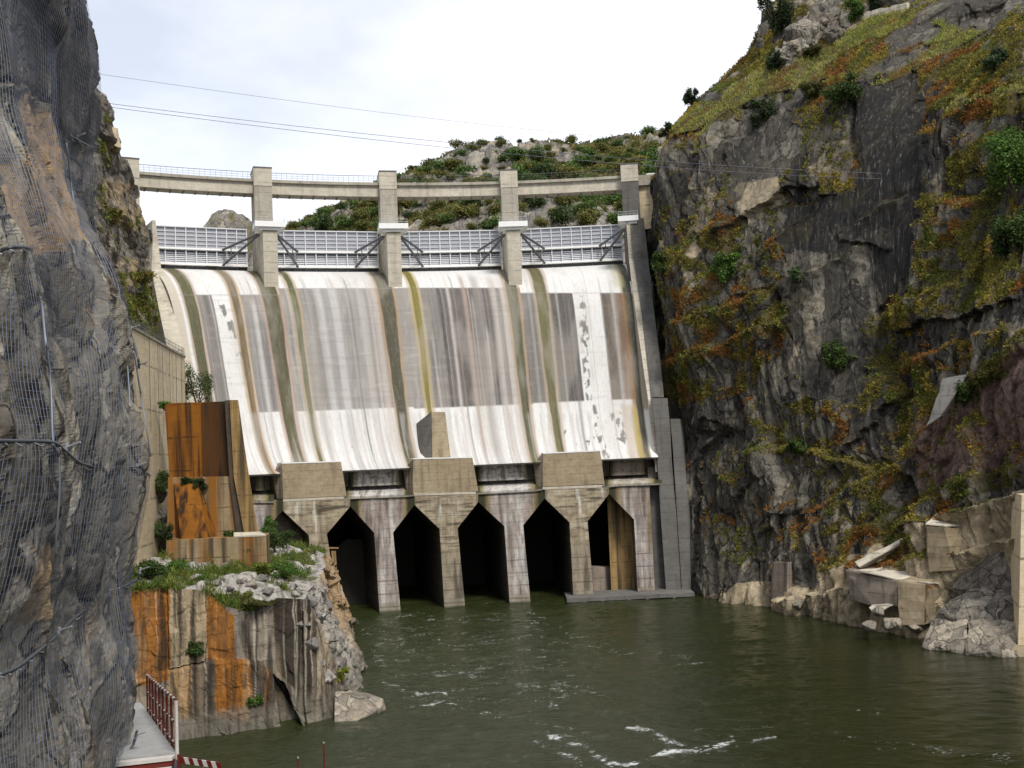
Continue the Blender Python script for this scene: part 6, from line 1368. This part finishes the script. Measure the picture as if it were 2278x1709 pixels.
for i, (x, y, r, lab) in enumerate([(1935, 1392, 20, 'left one of three boulders at the waterline under the ledge wall'), (1985, 1388, 25, 'middle and largest of three boulders at the waterline under the ledge wall'), (2034, 1398, 19, 'right one of three boulders at the waterline under the ledge wall'), (1955, 1362, 17, 'boulder under the small white broken slab'), (1775, 1345, 16, 'low boulder at the foot of the concrete column'), (1880, 1350, 17, 'flat boulder left of the small white broken slab at the waterline'), (1830, 1358, 20, 'low grey boulder at the waterline between the column and the ledge wall')]):
    p = at_y(x, y, 148.5 if x > 1900 else 172); boulder(p, r * p[1] / F, 200 + i, lab, 'boulders at the right waterline', 'slabrock')
for i, (x, y, r, sq, lab) in enumerate([(1738, 75, 5.2, 1.25, 'tall tan rock outcrop beside the dark skyline tree'), (1775, 55, 4.6, 1.3, 'pale rock outcrop right of the tall tan one above the stone wall'), (1800, 78, 3.0, .9, 'low overhanging rock just above the upright stone wall'), (1715, 110, 3.4, .9, 'grey rock step below the dark skyline tree'), (1930, -5, 6.0, 1.1, 'grey rock outcrop above the low stone road wall'), (1690, 130, 3.0, 1.0, 'lower grey rock step on the skyline')]):
    g = np.random.default_rng(300 + i); p = hitR(x, y); d = g.normal(size=(26, 3)); d /= np.linalg.norm(d, axis=1, keepdims=True); d *= np.array([1, 1, sq]) * g.uniform(.75, 1.1, (26, 1)) * r
    tag(hull('rock_outcrop', p + d, MAT['rockB'], col=(0.05, .3, 0, 1), bev=.3, sub=4, seed=300 + i, rough=.9), lab, 'rock', 'rock outcrops on the clifftop')
# stone road wall on the shoulder
def road_wall(pts, h, lab, nst):
    w = thing('stone_wall', hitR(*pts[0]), lab, 'wall'); P = catrom([hitR(*q) for q in pts], 6); L = np.concatenate([[0], np.cumsum(np.linalg.norm(np.diff(P, axis=0), axis=1))])
    us = np.linspace(0, L[-1], nst); Q = np.stack([np.interp(us, L, P[:, i]) for i in range(3)], 1)
    for i, (a, b) in enumerate(zip(Q[:-1], Q[1:])):
        g = (b - a) * .04; hh = h * random.uniform(.85, 1.1); n = np.array([-nN[0], -nN[1], 0]) * .35; j = random.uniform(0, .12)
        MB().hexa([a + g + n * (1 + j) + [0, 0, -1], b - g + n * (1 + j) + [0, 0, -1], b - g - n + [0, 0, -1], a + g - n + [0, 0, -1], a + g + n + [0, 0, hh], b - g + n + [0, 0, hh], b - g - n + [0, 0, hh], a + g - n + [0, 0, hh]]).build('stone', MAT['conc_pale'] if i % 3 else MAT['conc'], w)
road_wall([(1718, 108), (1750, 90), (1800, 62)], 2.6, 'pale upright stone retaining wall under the clifftop outcrop', 14)
road_wall([(1815, 50), (1880, 32), (1960, 14)], 1.2, 'low stone road wall along the top of the grassy shoulder', 22)
# ================================================================== overhead wires
for i, (a, b, sag, lab) in enumerate([((150, 140, 118), (1500, 318, 190), 1.2, 'highest thin overhead wire crossing the sky'), ((150, 193, 112), (1960, 386, 168), 2.0, 'upper one of the pair of overhead wires crossing the gorge'), ((150, 197, 110), (1960, 398, 166), 2.2, 'lower one of the pair of overhead wires crossing the gorge')]):
    A_, B_ = at_y(*a), at_y(*b); A_ = A_ + (A_ - B_) * .25
    P = [A_ + (B_ - A_) * t - np.array([0, 0, sag * 4 * t * (1 - t)]) for t in np.linspace(0, 1, 30)]
    tag(MB().tube(P, .030 if i else .022, 5).build('overhead_wire', MAT['wire']), lab, 'wire', 'overhead wires')
